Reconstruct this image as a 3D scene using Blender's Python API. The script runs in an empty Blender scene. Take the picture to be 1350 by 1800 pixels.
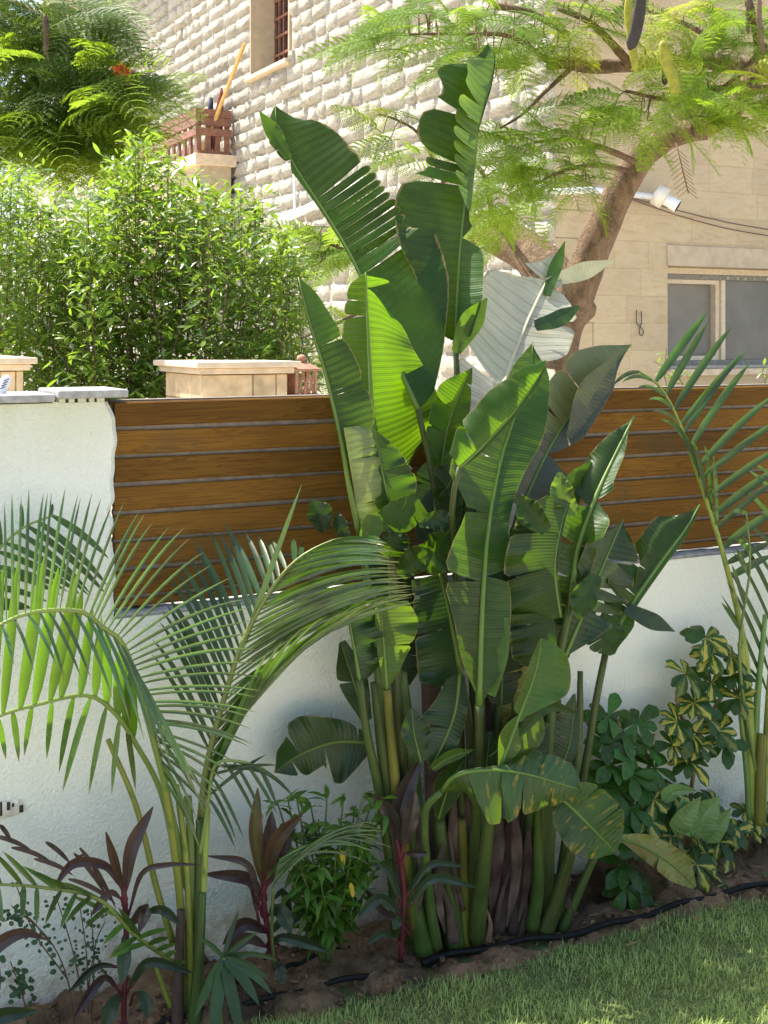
import bpy, math, random
import numpy as np
from mathutils import Matrix, Vector

random.seed(7)
RNG = np.random.default_rng(7)
SC = bpy.context.scene
COL = SC.collection
# ------------------------------------------------------------------ camera
FPX, HY, CX, HC = 2200.0, 590.0, 675.0, 1.65      # focal length / horizon of the 1350x1800 photograph, eye height
cam_d = bpy.data.cameras.new('camera')
cam = bpy.data.objects.new('camera', cam_d)
COL.objects.link(cam)
cam.location = (0, 0, HC)
cam.rotation_euler = (math.radians(90), 0, 0)
cam_d.sensor_width = 36.0
cam_d.lens = FPX / 1800.0 * 36.0
cam_d.shift_y = -(900.0 - HY) / 1800.0
cam_d.clip_start = 0.05
cam_d.clip_end = 2000
SC.camera = cam
# ------------------------------------------------------------------ directions of the place
TH = math.atan(2200.0 / 4182.0)
DC, DS = math.cos(TH), math.sin(TH)
WD = Vector((DC, DS, 0))          # along the garden wall, left to right
WN = Vector((DS, -DC, 0))         # out of the garden wall, towards the lawn
Y0 = 3.46
# ------------------------------------------------------------------ sky and sun
SA, SB = 0.37, 0.40                # sun: share from the left along the wall, share from behind the wall
sun_dir = (-WD * SA - WN * SB + Vector((0, 0, 1))).normalized()
SUN_EL = math.asin(sun_dir.z)
world = bpy.data.worlds.new('World')
SC.world = world
world.use_nodes = True
wn_ = world.node_tree.nodes
sky = wn_.new('ShaderNodeTexSky')
sky.sky_type = 'NISHITA'
sky.sun_disc = False
sky.sun_elevation = SUN_EL
sky.sun_rotation = math.atan2(sun_dir.x, sun_dir.y)
sky.air_density = 1.0
sky.dust_density = 3.0
sky.ozone_density = 1.0
wn_['Background'].inputs['Strength'].default_value = 0.15
world.node_tree.links.new(sky.outputs[0], wn_['Background'].inputs['Color'])
sun_l = bpy.data.lights.new('sun', 'SUN')
sun_l.energy = 4.6
sun_l.angle = math.radians(0.5)
sun_l.color = (1.0, 0.94, 0.84)
sun = bpy.data.objects.new('sun', sun_l)
COL.objects.link(sun)
sun.rotation_euler = sun_dir.to_track_quat('Z', 'Y').to_euler()
sun.location = (0, 0, 20)
SC.view_settings.view_transform = 'Standard'
SC.view_settings.look = 'None'
SC.view_settings.gamma = 1
SC.view_settings.exposure = 1.3
SC.view_settings.use_curve_mapping = False
SC.render.engine = 'CYCLES'
SC.cycles.max_bounces = 7
SC.cycles.diffuse_bounces = 4
SC.cycles.glossy_bounces = 3
SC.cycles.transmission_bounces = 5
SC.cycles.use_denoising = True
SC.cycles.sample_clamp_indirect = 6.0

# ------------------------------------------------------------------ pixel <-> place
def at(x, y, q=0.0):
    """point seen at photo pixel (x, y) that stands q metres in front of the garden wall plane"""
    x, y, q = np.broadcast_arrays(np.asarray(x, float), np.asarray(y, float), np.asarray(q, float))
    k = (x - CX) / FPX
    Y = (DC * Y0 - q) / (DC - DS * k)
    return np.stack([k * Y, Y, HC + (HY - y) / FPX * Y], -1)
def atY(x, y, Y):
    x, y, Y = np.broadcast_arrays(np.asarray(x, float), np.asarray(y, float), np.asarray(Y, float))
    return np.stack([(x - CX) / FPX * Y, Y, HC + (HY - y) / FPX * Y], -1)
def atG(x, y, z=0.0):
    Y = (HC - z) * FPX / (y - HY)
    return np.array([(x - CX) / FPX * Y, Y, z])
def wall_pt(t, q, z):
    return np.array([DC * t + DS * q, Y0 + DS * t - DC * q, z])
def px2m(P):
    return P[..., 1] / FPX

# ------------------------------------------------------------------ mesh helpers
class MB:
    def __init__(s):
        s.v, s.f, s.uv, s.n = [], [], [], 0
    def add(s, v, f, uv=None):
        v = np.asarray(v, float).reshape(-1, 3)
        f = [tuple(int(i) + s.n for i in q) for q in f]
        s.v.append(v); s.f += f
        s.uv.append(np.zeros((len(v), 2)) if uv is None else np.asarray(uv, float).reshape(-1, 2))
        s.n += len(v)
        return s
    def mesh(s, name, mat, smooth=True):
        me = bpy.data.meshes.new(name)
        V = np.concatenate(s.v)
        me.from_pydata(V.tolist(), [], s.f)
        uv = np.concatenate(s.uv)
        li = np.empty(len(me.loops), np.int32)
        me.loops.foreach_get('vertex_index', li)
        ul = me.uv_layers.new(name='UVMap')
        ul.data.foreach_set('uv', uv[li].astype(np.float32).ravel())
        if smooth:
            me.polygons.foreach_set('use_smooth', np.ones(len(me.polygons), bool))
        if mat is not None:
            me.materials.append(mat)
        me.update()
        return me
    def build(s, name, mat, parent=None, smooth=True):
        return obj(name, s.mesh(name, mat, smooth), parent)

def obj(name, me, parent=None):
    o = bpy.data.objects.new(name, me)
    COL.objects.link(o)
    if parent is not None:
        o.parent = parent
        o.matrix_parent_inverse = Matrix.Translation(-parent.location) if parent.type == 'EMPTY' else Matrix.Identity(4)
    return o
def thing(name, label, cat, loc=(0, 0, 0), group=None):
    o = bpy.data.objects.new(name, None)
    COL.objects.link(o)
    o.location = Vector([float(c) for c in loc])
    o.empty_display_size = 0.1
    return tag(o, label, cat, group)
def tag(o, label, cat, group=None, kind=None):
    o['label'] = label; o['category'] = cat
    if group: o['group'] = group
    if kind: o['kind'] = kind
    return o
def struct(o, label=None):
    o['kind'] = 'structure'
    return o
def place(name, me, M, parent):
    o = bpy.data.objects.new(name, me)
    COL.objects.link(o)
    o.parent = parent
    o.matrix_parent_inverse = Matrix.Translation(-parent.location)
    o.matrix_basis = M
    return o
# every Empty and part here keeps world coordinates in its mesh, so a child's inverse is just the parent's location

def cr(pts, n):
    """n+1 points on a Catmull-Rom curve through pts, even in arc length of the first two columns"""
    P = np.asarray(pts, float)
    if len(P) == 2:
        t = np.linspace(0, 1, n + 1)[:, None]
        return P[0] * (1 - t) + P[1] * t
    Q = np.vstack([2 * P[0] - P[1], P, 2 * P[-1] - P[-2]])
    out = []
    for i in range(len(P) - 1):
        t = np.linspace(0, 1, 17)[:-1, None]
        a, b, c, d = Q[i], Q[i + 1], Q[i + 2], Q[i + 3]
        out.append(0.5 * (2 * b + (c - a) * t + (2 * a - 5 * b + 4 * c - d) * t ** 2 + (3 * b - a - 3 * c + d) * t ** 3))
    D = np.vstack(out + [P[-1:]])
    L = np.concatenate([[0], np.cumsum(np.linalg.norm(np.diff(D[:, :2], axis=0), axis=1))])
    s = np.linspace(0, L[-1], n + 1)
    return np.stack([np.interp(s, L, D[:, k]) for k in range(P.shape[1])], -1)
def prof(w, u):
    """smooth profile through w: a list of values spread evenly, or of (u, value) pairs"""
    w = list(w)
    if not isinstance(w[0], (tuple, list)):
        w = [(i / (len(w) - 1), a) for i, a in enumerate(w)]
    xs = np.array([a for a, _ in w]); ys = np.array([b for _, b in w], float)
    u = np.asarray(u, float)
    i = np.clip(np.searchsorted(xs, u, side='right') - 1, 0, len(xs) - 2)
    h = xs[i + 1] - xs[i]
    t = np.clip((u - xs[i]) / h, 0, 1)
    d = np.diff(ys) / np.diff(xs)
    m = np.zeros(len(xs))
    m[0], m[-1] = d[0], d[-1]
    for k in range(1, len(xs) - 1):
        m[k] = 0 if d[k - 1] * d[k] <= 0 else 2 * d[k - 1] * d[k] / (d[k - 1] + d[k])
    t2, t3 = t * t, t * t * t
    r = (2 * t3 - 3 * t2 + 1) * ys[i] + (t3 - 2 * t2 + t) * h * m[i] + (-2 * t3 + 3 * t2) * ys[i + 1] + (t3 - t2) * h * m[i + 1]
    return np.maximum(r, 0)
def tube(P, r, ns=8, cap=True, squash=1.0):
    P = np.asarray(P, float); n = len(P)
    r = np.broadcast_to(np.asarray(r, float), (n,))
    T = np.gradient(P, axis=0)
    T /= np.linalg.norm(T, axis=1)[:, None] + 1e-12
    ref = np.array([0.31, -0.9, 0.2]) if abs(T[:, 2]).mean() > 0.5 else np.array([0.05, 0.1, 1.0])
    A = np.cross(T, ref); A /= np.linalg.norm(A, axis=1)[:, None] + 1e-12
    B = np.cross(T, A)
    ph = np.arange(ns) / ns * 2 * math.pi
    V = P[:, None] + r[:, None, None] * (np.cos(ph)[None, :, None] * A[:, None] + squash * np.sin(ph)[None, :, None] * B[:, None])
    L = np.concatenate([[0], np.cumsum(np.linalg.norm(np.diff(P, axis=0), axis=1))])
    uv = np.stack([np.broadcast_to(L[:, None], (n, ns)), np.broadcast_to(ph / 6.2832, (n, ns))], -1)
    F = []
    for i in range(n - 1):
        for j in range(ns):
            k = (j + 1) % ns
            F.append((i * ns + j, i * ns + k, (i + 1) * ns + k, (i + 1) * ns + j))
    if cap:
        F.append(tuple(range(ns))[::-1]); F.append(tuple((n - 1) * ns + j for j in range(ns)))
    return V.reshape(-1, 3), F, uv.reshape(-1, 2)
def box8(p):
    """faces of a hexahedron: p = 4 bottom corners then 4 top corners, in order"""
    return p, [(3, 2, 1, 0), (4, 5, 6, 7), (0, 1, 5, 4), (1, 2, 6, 5), (2, 3, 7, 6), (3, 0, 4, 7)]
def boxw(t0, t1, q0, q1, z0, z1):
    """box aligned with the garden wall"""
    return box8([wall_pt(t0, q1, z0), wall_pt(t1, q1, z0), wall_pt(t1, q0, z0), wall_pt(t0, q0, z0),
                 wall_pt(t0, q1, z1), wall_pt(t1, q1, z1), wall_pt(t1, q0, z1), wall_pt(t0, q0, z1)])
def bevel_obj(o, w, seg=2):
    m = o.modifiers.new('bevel', 'BEVEL'); m.width = w; m.segments = seg; m.limit_method = 'ANGLE'
    return o

# ------------------------------------------------------------------ materials
def newmat(name):
    m = bpy.data.materials.new(name); m.use_nodes = True
    nt = m.node_tree; nt.nodes.clear()
    out = nt.nodes.new('ShaderNodeOutputMaterial')
    return m, nt, out
class NB:
    def __init__(s, nt): s.nt = nt
    def n(s, t, **kw):
        nd = s.nt.nodes.new(t)
        for k, v in kw.items():
            if k.startswith('i_'):
                key = k[2:]
                key = int(key) if key.isdigit() else key.replace('_', ' ')
                s.set(nd.inputs[key], v)
            else: setattr(nd, k, v)
        return nd
    def set(s, inp, v):
        if isinstance(v, bpy.types.NodeSocket): s.nt.links.new(v, inp)
        elif isinstance(v, tuple) and len(v) == 3 and inp.type == 'RGBA': inp.default_value = (*v, 1)
        else: inp.default_value = v
    def math(s, op, a, b=0.0, c=0.0):
        nd = s.nt.nodes.new('ShaderNodeMath'); nd.operation = op
        for i, v in enumerate((a, b, c)): s.set(nd.inputs[i], v)
        return nd.outputs[0]
    def mix(s, f, a, b, mode='MIX'):
        nd = s.nt.nodes.new('ShaderNodeMix'); nd.data_type = 'RGBA'; nd.blend_type = mode
        s.set(nd.inputs[0], f); s.set(nd.inputs[6], a); s.set(nd.inputs[7], b)
        return nd.outputs[2]
    def noise(s, vec, scale, detail=3.0, rough=0.55, dist=0.0):
        nd = s.n('ShaderNodeTexNoise', i_Scale=scale, i_Detail=detail, i_Roughness=rough, i_Distortion=dist)
        if vec is not None: s.nt.links.new(vec, nd.inputs['Vector'])
        return nd.outputs[0]
    def ramp(s, f, stops):
        nd = s.n('ShaderNodeValToRGB'); s.set(nd.inputs[0], f)
        e = nd.color_ramp.elements
        while len(e) < len(stops): e.new(0.5)
        for el, (p, c) in zip(e, stops):
            el.position = p; el.color = (*c, 1) if len(c) == 3 else c
        return nd.outputs[0]
    def remap(s, v, a, b, c=0.0, d=1.0):
        nd = s.n('ShaderNodeMapRange', i_0=v, i_1=a, i_2=b, i_3=c, i_4=d)
        return nd.outputs[0]
    def mapping(s, vec, scale=(1, 1, 1), rot=(0, 0, 0)):
        nd = s.n('ShaderNodeMapping', i_Vector=vec, i_Scale=scale, i_Rotation=rot)
        return nd.outputs[0]
    def bump(s, h, strength, dist, normal=None):
        nd = s.n('ShaderNodeBump', i_Height=h, i_Strength=strength, i_Distance=dist)
        if normal is not None: s.nt.links.new(normal, nd.inputs['Normal'])
        return nd.outputs[0]

def leafmat(name, base, trans, rough=0.42, tfac=0.38, veins=0, fwd=0.3, var=0.25, spot=None, spot_amt=0.0,
            rib=None, spec=0.3, streak=None, variegated=None, stripe=None, tipcol=None):
    m, nt, out = newmat(name); b = NB(nt)
    uv = b.n('ShaderNodeUVMap').outputs[0]
    sep = b.n('ShaderNodeSeparateXYZ', i_0=uv)
    u, v = sep.outputs[0], sep.outputs[1]
    av = b.math('ABSOLUTE', v)
    oi = b.n('ShaderNodeObjectInfo').outputs['Random']
    tc = b.n('ShaderNodeTexCoord').outputs['Object']
    geo = b.n('ShaderNodeNewGeometry')
    isl = geo.outputs['Random Per Island']
    rnd = b.math('FRACT', b.math('ADD', oi, isl))
    n1 = b.noise(tc, 9.0, 3)
    val = b.math('ADD', b.remap(n1, 0.3, 0.7, 1 - var * 0.7, 1 + var * 0.7), b.math('MULTIPLY', b.math('SUBTRACT', rnd, 0.5), var * 1.6))
    hsv = b.n('ShaderNodeHueSaturation', i_Color=base, i_Value=val, i_Hue=b.math('ADD', 0.5, b.math('MULTIPLY', b.math('SUBTRACT', rnd, 0.5), 0.035)))
    colr = hsv.outputs[0]
    tcol = b.n('ShaderNodeHueSaturation', i_Color=trans, i_Value=val).outputs[0]
    normal = None
    if variegated:
        vn = b.noise(b.mapping(uv, (1.6, 1.6, 1)), 2.0, 3, 0.6, 0.3)
        f = b.remap(b.math('ADD', b.math('SUBTRACT', 0.75, av), b.math('MULTIPLY', b.math('SUBTRACT', vn, 0.5), 2.2)), 0.32, 0.42)
        f = b.math('MULTIPLY', f, b.remap(rnd, 0.35, 0.5))
        colr = b.mix(f, colr, variegated); tcol = b.mix(f, tcol, variegated)
    if stripe:
        f = b.math('MULTIPLY', b.remap(av, 0.2, 0.55, 1, 0), b.remap(rnd, 0.55, 0.7))
        colr = b.mix(f, colr, stripe); tcol = b.mix(f, tcol, stripe)
    if veins:
        ph = b.math('MULTIPLY', b.math('SUBTRACT', u, b.math('MULTIPLY', av, fwd * 0.0)), veins)
        ph = b.math('ADD', ph, b.math('MULTIPLY', b.noise(uv, 2.0, 1), 0.5))
        s1 = b.math('SINE', b.math('MULTIPLY', ph, 6.2832))
        s3 = b.math('SINE', b.math('MULTIPLY', ph, 6.2832 * 3.1))
        line = b.remap(s1, 0.80, 1.0)
        colr = b.mix(b.math('MULTIPLY', line, 0.14 if base[1] < .3 else .5), colr, tuple((min(1, c * 2.1 + 0.01) if base[1] < .3 else c * .45) for c in base))
        h = b.math('ADD', b.math('MULTIPLY', s1, 0.5), b.math('MULTIPLY', s3, 0.22))
        normal = b.bump(h, 0.35, 0.0022)
        st_ = b.noise(b.mapping(uv, (55.0, 1.3, 1)), 1.0, 3, 0.6)
        colr = b.n('ShaderNodeHueSaturation', i_Color=colr, i_Value=b.remap(st_, 0.25, 0.75, 0.84, 1.16)).outputs[0]
        dust = b.remap(b.noise(tc, 22.0, 5, 0.7), 0.55, 0.8, 0, 0.05)
        colr = b.mix(dust, colr, (0.22, 0.22, 0.14))
        edge = b.remap(b.math('ADD', av, b.math('MULTIPLY', b.math('SUBTRACT', b.noise(b.mapping(uv, (14, 1, 1)), 1.0, 4, 0.7), 0.5), 0.16)), 0.965, 0.99)
        colr = b.mix(b.math('MULTIPLY', edge, 0.75), colr, (0.20, 0.15, 0.055))
    if rib:
        f = b.remap(av, 0.03, 0.09, 1, 0)
        colr = b.mix(f, colr, rib)
    if spot:
        n2 = b.noise(b.mapping(uv, (7.0, 0.8, 1)), 2.2, 5, 0.62)
        f = b.remap(n2, 0.62 - spot_amt, 0.72 - spot_amt)
        colr = b.mix(f, colr, spot); tcol = b.mix(b.math('MULTIPLY', f, 0.8), tcol, spot)
    if streak:
        n3 = b.noise(b.mapping(uv, (2.2, 9.0, 1)), 2.0, 5, 0.7, 0.4)
        colr = b.mix(b.remap(n3, 0.48, 0.66), colr, streak)
        colr = b.mix(b.remap(b.noise(b.mapping(uv, (1.2, 4.0, 1)), 3.0, 4, 0.6), 0.5, 0.7), colr, tuple(c * .45 for c in base))
    if tipcol:
        f = b.remap(u, 0.82, 1.0)
        colr = b.mix(f, colr, tipcol); tcol = b.mix(f, tcol, tipcol)
    rn = b.remap(b.noise(tc, 30.0, 3), 0.3, 0.7, rough - 0.08, rough + 0.12)
    p = b.n('ShaderNodeBsdfPrincipled', i_Base_Color=colr, i_Roughness=rn)
    p.inputs['Specular IOR Level'].default_value = spec
    t = b.n('ShaderNodeBsdfTranslucent', i_Color=tcol)
    if normal is not None:
        nt.links.new(normal, p.inputs['Normal']); nt.links.new(normal, t.inputs['Normal'])
    mx = b.n('ShaderNodeMixShader', i_0=tfac)
    nt.links.new(p.outputs[0], mx.inputs[1]); nt.links.new(t.outputs[0], mx.inputs[2])
    nt.links.new(mx.outputs[0], out.inputs[0])
    return m
def pmat(name, fn, rough=0.7, spec=0.3):
    """principled material: fn(b, objcoord) returns (colour, normal or None, roughness or None)"""
    m, nt, out = newmat(name); b = NB(nt)
    tc = b.n('ShaderNodeTexCoord').outputs['Object']
    c, nrm, rg = fn(b, tc)
    p = b.n('ShaderNodeBsdfPrincipled', i_Base_Color=c, i_Roughness=rough if rg is None else rg)
    p.inputs['Specular IOR Level'].default_value = spec
    if nrm is not None: nt.links.new(nrm, p.inputs['Normal'])
    nt.links.new(p.outputs[0], out.inputs[0])
    return m
def flat(name, c, rough=0.6, var=0.2, scale=20.0, bump=0.0, spec=0.3):
    def fn(b, tc):
        n = b.noise(tc, scale, 4)
        rnd = b.n('ShaderNodeObjectInfo').outputs['Random']
        val = b.math('ADD', b.remap(n, 0.3, 0.7, 1 - var, 1 + var), b.math('MULTIPLY', b.math('SUBTRACT', rnd, 0.5), var))
        col = b.n('ShaderNodeHueSaturation', i_Color=c, i_Value=val).outputs[0]
        return col, (b.bump(n, 0.6, bump) if bump else None), None
    return pmat(name, fn, rough, spec)
def wc(b, tc):
    return b.n('ShaderNodeNewGeometry').outputs['Position']

def stucco_fn(b, tc):
    pos = wc(b, tc)
    zz = b.n('ShaderNodeSeparateXYZ', i_0=pos).outputs[2]
    n = b.noise(pos, 170.0, 3, 0.6); n2 = b.noise(pos, 95.0, 2); big = b.noise(pos, 3.0, 4)
    c = b.mix(b.remap(big, 0.35, 0.7), (0.77, 0.79, 0.70), (0.71, 0.74, 0.66))
    # yellowed run-off under the coping and along the top of the low wall
    band = b.math('MULTIPLY', b.remap(b.math('ADD', zz, b.math('MULTIPLY', b.noise(b.mapping(pos, (9, 9, 2)), 1.0, 4), 0.18)), 1.38, 1.60), 0.7)
    c = b.mix(band, c, (0.50, 0.50, 0.33))
    low = b.math('ADD', b.remap(zz, 0.03, 0.34, 1, 0), b.math('MULTIPLY', b.math('SUBTRACT', b.noise(pos, 11.0, 6, 0.7), 0.5), 2.4))
    dirt = b.remap(low, 0.5, 1.15)
    c = b.mix(b.math('MULTIPLY', dirt, 0.85), c, (0.36, 0.27, 0.175))
    spk = b.remap(b.noise(pos, 85.0, 4, 0.75), 0.67, 0.72)
    spk = b.math('MULTIPLY', spk, b.remap(b.noise(pos, 5.0, 3), 0.57, 0.66))
    c = b.mix(b.math('MULTIPLY', spk, 0.85), c, (0.07, 0.07, 0.055))
    h = b.math('ADD', n, b.math('MULTIPLY', n2, 1.2))
    return c, b.bump(h, 0.7, 0.006), None
M_STUCCO = pmat('white_stucco', stucco_fn, 0.85, 0.2)

def wood_fn(b, tc):
    pos = wc(b, tc)
    rnd = b.n('ShaderNodeObjectInfo').outputs['Random']
    loc = b.mapping(pos, (1, 1, 1), (0, 0, -TH))
    off = b.n('ShaderNodeCombineXYZ', i_0=b.math('MULTIPLY', rnd, 40.0), i_1=b.math('MULTIPLY', rnd, 17.0), i_2=b.math('MULTIPLY', rnd, 9.0)).outputs[0]
    va = b.n('ShaderNodeVectorMath', operation='ADD', i_0=loc, i_1=off).outputs[0]
    g = b.noise(b.mapping(va, (1.6, 14, 30)), 1.4, 4, 0.6, 1.2)
    rings = b.math('SINE', b.math('MULTIPLY', g, 46.0))
    fine = b.noise(b.mapping(va, (5, 60, 260)), 1.0, 3)
    big = b.noise(b.mapping(va, (2.0, 2.0, 5)), 1.0, 3)
    c = b.mix(b.remap(big, 0.3, 0.7), (0.140, 0.064, 0.009), (0.200, 0.098, 0.016))
    c = b.mix(b.math('MULTIPLY', b.remap(rings, 0.2, 1.0), 0.6), c, (0.075, 0.034, 0.009))
    c = b.mix(b.math('MULTIPLY', b.remap(fine, 0.45, 0.7), 0.3), c, (0.065, 0.032, 0.010))
    # green-grey weathering
    wz = b.remap(b.noise(va, 2.6, 5, 0.65), 0.55, 0.72)
    c = b.mix(b.math('MULTIPLY', wz, 0.6), c, (0.075, 0.060, 0.030))
    c = b.n('ShaderNodeHueSaturation', i_Color=c, i_Value=b.remap(rnd, 0, 1, 0.72, 1.2)).outputs[0]
    return c, b.bump(b.math('ADD', fine, b.math('MULTIPLY', rings, 0.2)), 0.3, 0.0015), None
M_WOOD = pmat('stained_pine', wood_fn, 0.65, 0.1)
M_WEATHERED = flat('weathered_grey_timber', (0.17, 0.14, 0.11), 0.8, 0.25, 35, 0.001)
M_COPING = flat('grey_coping_stone', (0.30, 0.30, 0.285), 0.85, 0.25, 45, 0.005)

def rock_fn(b, tc):
    pos = wc(b, tc)
    rnd = b.n('ShaderNodeObjectInfo').outputs['Random']
    n = b.noise(pos, 14.0, 5, 0.6); f = b.noise(pos, 60.0, 3)
    c = b.mix(b.remap(n, 0.35, 0.7), (0.54, 0.52, 0.45), (0.45, 0.42, 0.35))
    c = b.n('ShaderNodeHueSaturation', i_Color=c, i_Value=b.remap(rnd, 0, 1, 0.9, 1.06)).outputs[0]
    return c, b.bump(b.math('ADD', n, b.math('MULTIPLY', f, 0.3)), 1.0, 0.10), None
M_ROCK = pmat('white_rock_face_stone', rock_fn, 0.9, 0.15)
def tan_fn(b, tc):
    pos = wc(b, tc)
    rnd = b.n('ShaderNodeObjectInfo').outputs['Random']
    n = b.noise(pos, 2.2, 6, 0.6); s = b.noise(b.mapping(pos, (2.5, 2.5, 9)), 1.6, 6, 0.7, 1.4)
    c = b.mix(b.remap(n, 0.3, 0.7), (0.50, 0.41, 0.26), (0.44, 0.36, 0.24))
    c = b.mix(b.math('MULTIPLY', b.remap(s, 0.5, 0.72), 0.55), c, (0.37, 0.25, 0.12))
    c = b.mix(b.math('MULTIPLY', b.remap(s, 0.46, 0.30), 0.4), c, (0.52, 0.45, 0.34))
    c = b.n('ShaderNodeHueSaturation', i_Color=c, i_Value=b.remap(rnd, 0, 1, 0.93, 1.06)).outputs[0]
    h = b.math('ADD', b.noise(pos, 26.0, 4), b.math('MULTIPLY', s, 0.8))
    return c, b.bump(h, 0.4, 0.02), None
M_TAN = pmat('tan_plastered_stone', tan_fn, 0.9, 0.15)
M_PLASTER = flat('pink_beige_plaster', (0.47, 0.395, 0.275), 0.9, 0.12, 8, 0.004)
M_LIME = flat('pale_limestone', (0.55, 0.42, 0.26), 0.85, 0.22, 18, 0.006)
M_LIMEPALE = flat('pale_cap_stone', (0.62, 0.50, 0.36), 0.8, 0.15, 14, 0.002)
M_TERRA = flat('terracotta', (0.38, 0.20, 0.13), 0.8, 0.2, 30, 0.001)
M_BROWNWOOD = flat('brown_painted_timber', (0.20, 0.095, 0.065), 0.55, 0.25, 14)
M_PLANK = flat('raw_yellow_timber', (0.52, 0.33, 0.11), 0.6, 0.2, 12)
M_IRON = flat('dark_iron', (0.03, 0.025, 0.022), 0.5, 0.2)
M_DARKGLASS = flat('dusty_dark_glass', (0.06, 0.055, 0.05), 0.25, 0.3, 4, spec=0.5)
M_SCREEN = flat('grey_insect_screen', (0.20, 0.19, 0.165), 0.55, 0.15, 3)
M_FRAME = flat('cream_aluminium', (0.60, 0.52, 0.38), 0.45, 0.1)
M_GREYTRACK = flat('grey_aluminium_track', (0.20, 0.20, 0.18), 0.45, 0.3, 30)
M_WHITEPLASTIC = flat('white_plastic', (0.74, 0.75, 0.76), 0.35, 0.06)
M_CREAMPLASTIC = flat('cream_plastic', (0.66, 0.64, 0.54), 0.35, 0.06)
M_BLACK = flat('black_plastic', (0.012, 0.012, 0.011), 0.55, 0.3, 40, spec=0.15)
M_CABLE = flat('brown_cable', (0.11, 0.06, 0.05), 0.6, 0.2)
M_RED = flat('dark_red_cloth', (0.14, 0.015, 0.015), 0.8, 0.2)
M_BLUE = flat('dark_blue_cloth', (0.02, 0.025, 0.05), 0.8, 0.2)
def bark_fn(b, tc):
    pos = wc(b, tc)
    n = b.noise(b.mapping(pos, (4, 4, 2.5)), 3.0, 6, 0.65, 0.8); f = b.noise(pos, 60.0, 4, 0.7)
    c = b.mix(b.remap(n, 0.35, 0.68), (0.13, 0.085, 0.055), (0.30, 0.205, 0.13))
    c = b.mix(b.math('MULTIPLY', b.remap(f, 0.55, 0.75), 0.6), c, (0.42, 0.37, 0.30))
    return c, b.bump(b.math('ADD', n, b.math('MULTIPLY', f, 0.5)), 1.0, 0.05), None
M_BARK = pmat('smooth_grey_brown_bark', bark_fn, 0.85, 0.2)
M_TWIG = flat('twig_bark', (0.13, 0.085, 0.05), 0.8, 0.3, 30)
def soil_fn(b, tc):
    pos = wc(b, tc)
    n = b.noise(pos, 20.0, 6, 0.7); f = b.noise(pos, 120.0, 4, 0.7); w = b.noise(pos, 4.0, 4)
    c = b.mix(b.remap(n, 0.3, 0.7), (0.23, 0.135, 0.068), (0.48, 0.32, 0.175))
    c = b.mix(b.math('MULTIPLY', b.remap(w, 0.5, 0.62), 0.7), c, (0.035, 0.026, 0.02))
    c = b.mix(b.math('MULTIPLY', b.remap(f, 0.68, 0.74), 0.5), c, (0.45, 0.38, 0.28))
    return c, b.bump(b.math('ADD', n, f), 1.0, 0.03), None
M_SOIL = pmat('damp_brown_soil', soil_fn, 0.9, 0.25)
def under_fn(b, tc):
    pos = wc(b, tc)
    n = b.noise(pos, 30.0, 5, 0.7); w = b.noise(pos, 2.5, 4)
    c = b.mix(b.remap(n, 0.3, 0.7), (0.05, 0.085, 0.022), (0.12, 0.15, 0.05))
    c = b.mix(b.remap(w, 0.5, 0.75, 0, 0.4), c, (0.12, 0.10, 0.05))
    return c, b.bump(n, 0.8, 0.01), None
M_LAWN = pmat('lawn_turf', under_fn, 0.9, 0.2)
def pave_fn(b, tc):
    pos = wc(b, tc)
    n = b.noise(pos, 3.0, 6, 0.65)
    return b.mix(b.remap(n, 0.3, 0.7), (0.60, 0.53, 0.42), (0.52, 0.45, 0.34)), b.bump(n, 0.4, 0.02), None
M_PAVE = pmat('sandy_paving', pave_fn, 0.9, 0.2)

# ================================================================== THE SETTING
# ---- ground: one sheet to the horizon, lawn in front of the bed, soil bed along the wall
g = MB(); g.add([(-400, -400, -0.02), (400, -400, -0.02), (400, 400, -0.02), (-400, 400, -0.02)], [(0, 1, 2, 3)])
struct(g.build('ground', M_PAVE))
g = MB()
ts = np.linspace(-7, 9, 60); qs = np.linspace(0.20, 1.25, 50)
edge = 0.0
V = np.array([[wall_pt(t, q, 0.004 * math.sin(t * 7 + q * 5) + 0.003 * math.sin(t * 17 - q * 13)) for q in qs] for t in ts])
def gridf(n, m): return [(i * m + j, i * m + j + 1, (i + 1) * m + j + 1, (i + 1) * m + j) for i in range(n - 1) for j in range(m - 1)]
g.add(V, gridf(60, 50)); struct(g.build('lawn', M_LAWN))
# unseen pale slab added beyond the lawn to bounce sunlight onto the wall
g = MB(); g.add(*boxw(-9, 11, 1.24, 11, -0.015, 0.03)); struct(g.build('bounce_floor', M_PAVE, None, False))
def edge_q(t):   # where the turf ends, metres from the wall
    return 0.30 + 0.035 * t + 0.018 * np.sin(t * 5.1 + 1) + 0.010 * np.sin(t * 13.7) + 0.007 * np.sin(t * 31.0)
def vnoise(x, y, f, seed):
    r = np.random.default_rng(seed); G = r.random((64, 64))
    X, Y = x * f, y * f
    i, j = np.floor(X).astype(int), np.floor(Y).astype(int)
    a, b_ = X - i, Y - j
    a, b_ = a * a * (3 - 2 * a), b_ * b_ * (3 - 2 * b_)
    g_ = lambda p, q: G[p % 64, q % 64]
    return (g_(i, j) * (1 - a) + g_(i + 1, j) * a) * (1 - b_) + (g_(i, j + 1) * (1 - a) + g_(i + 1, j + 1) * a) * b_
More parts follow.
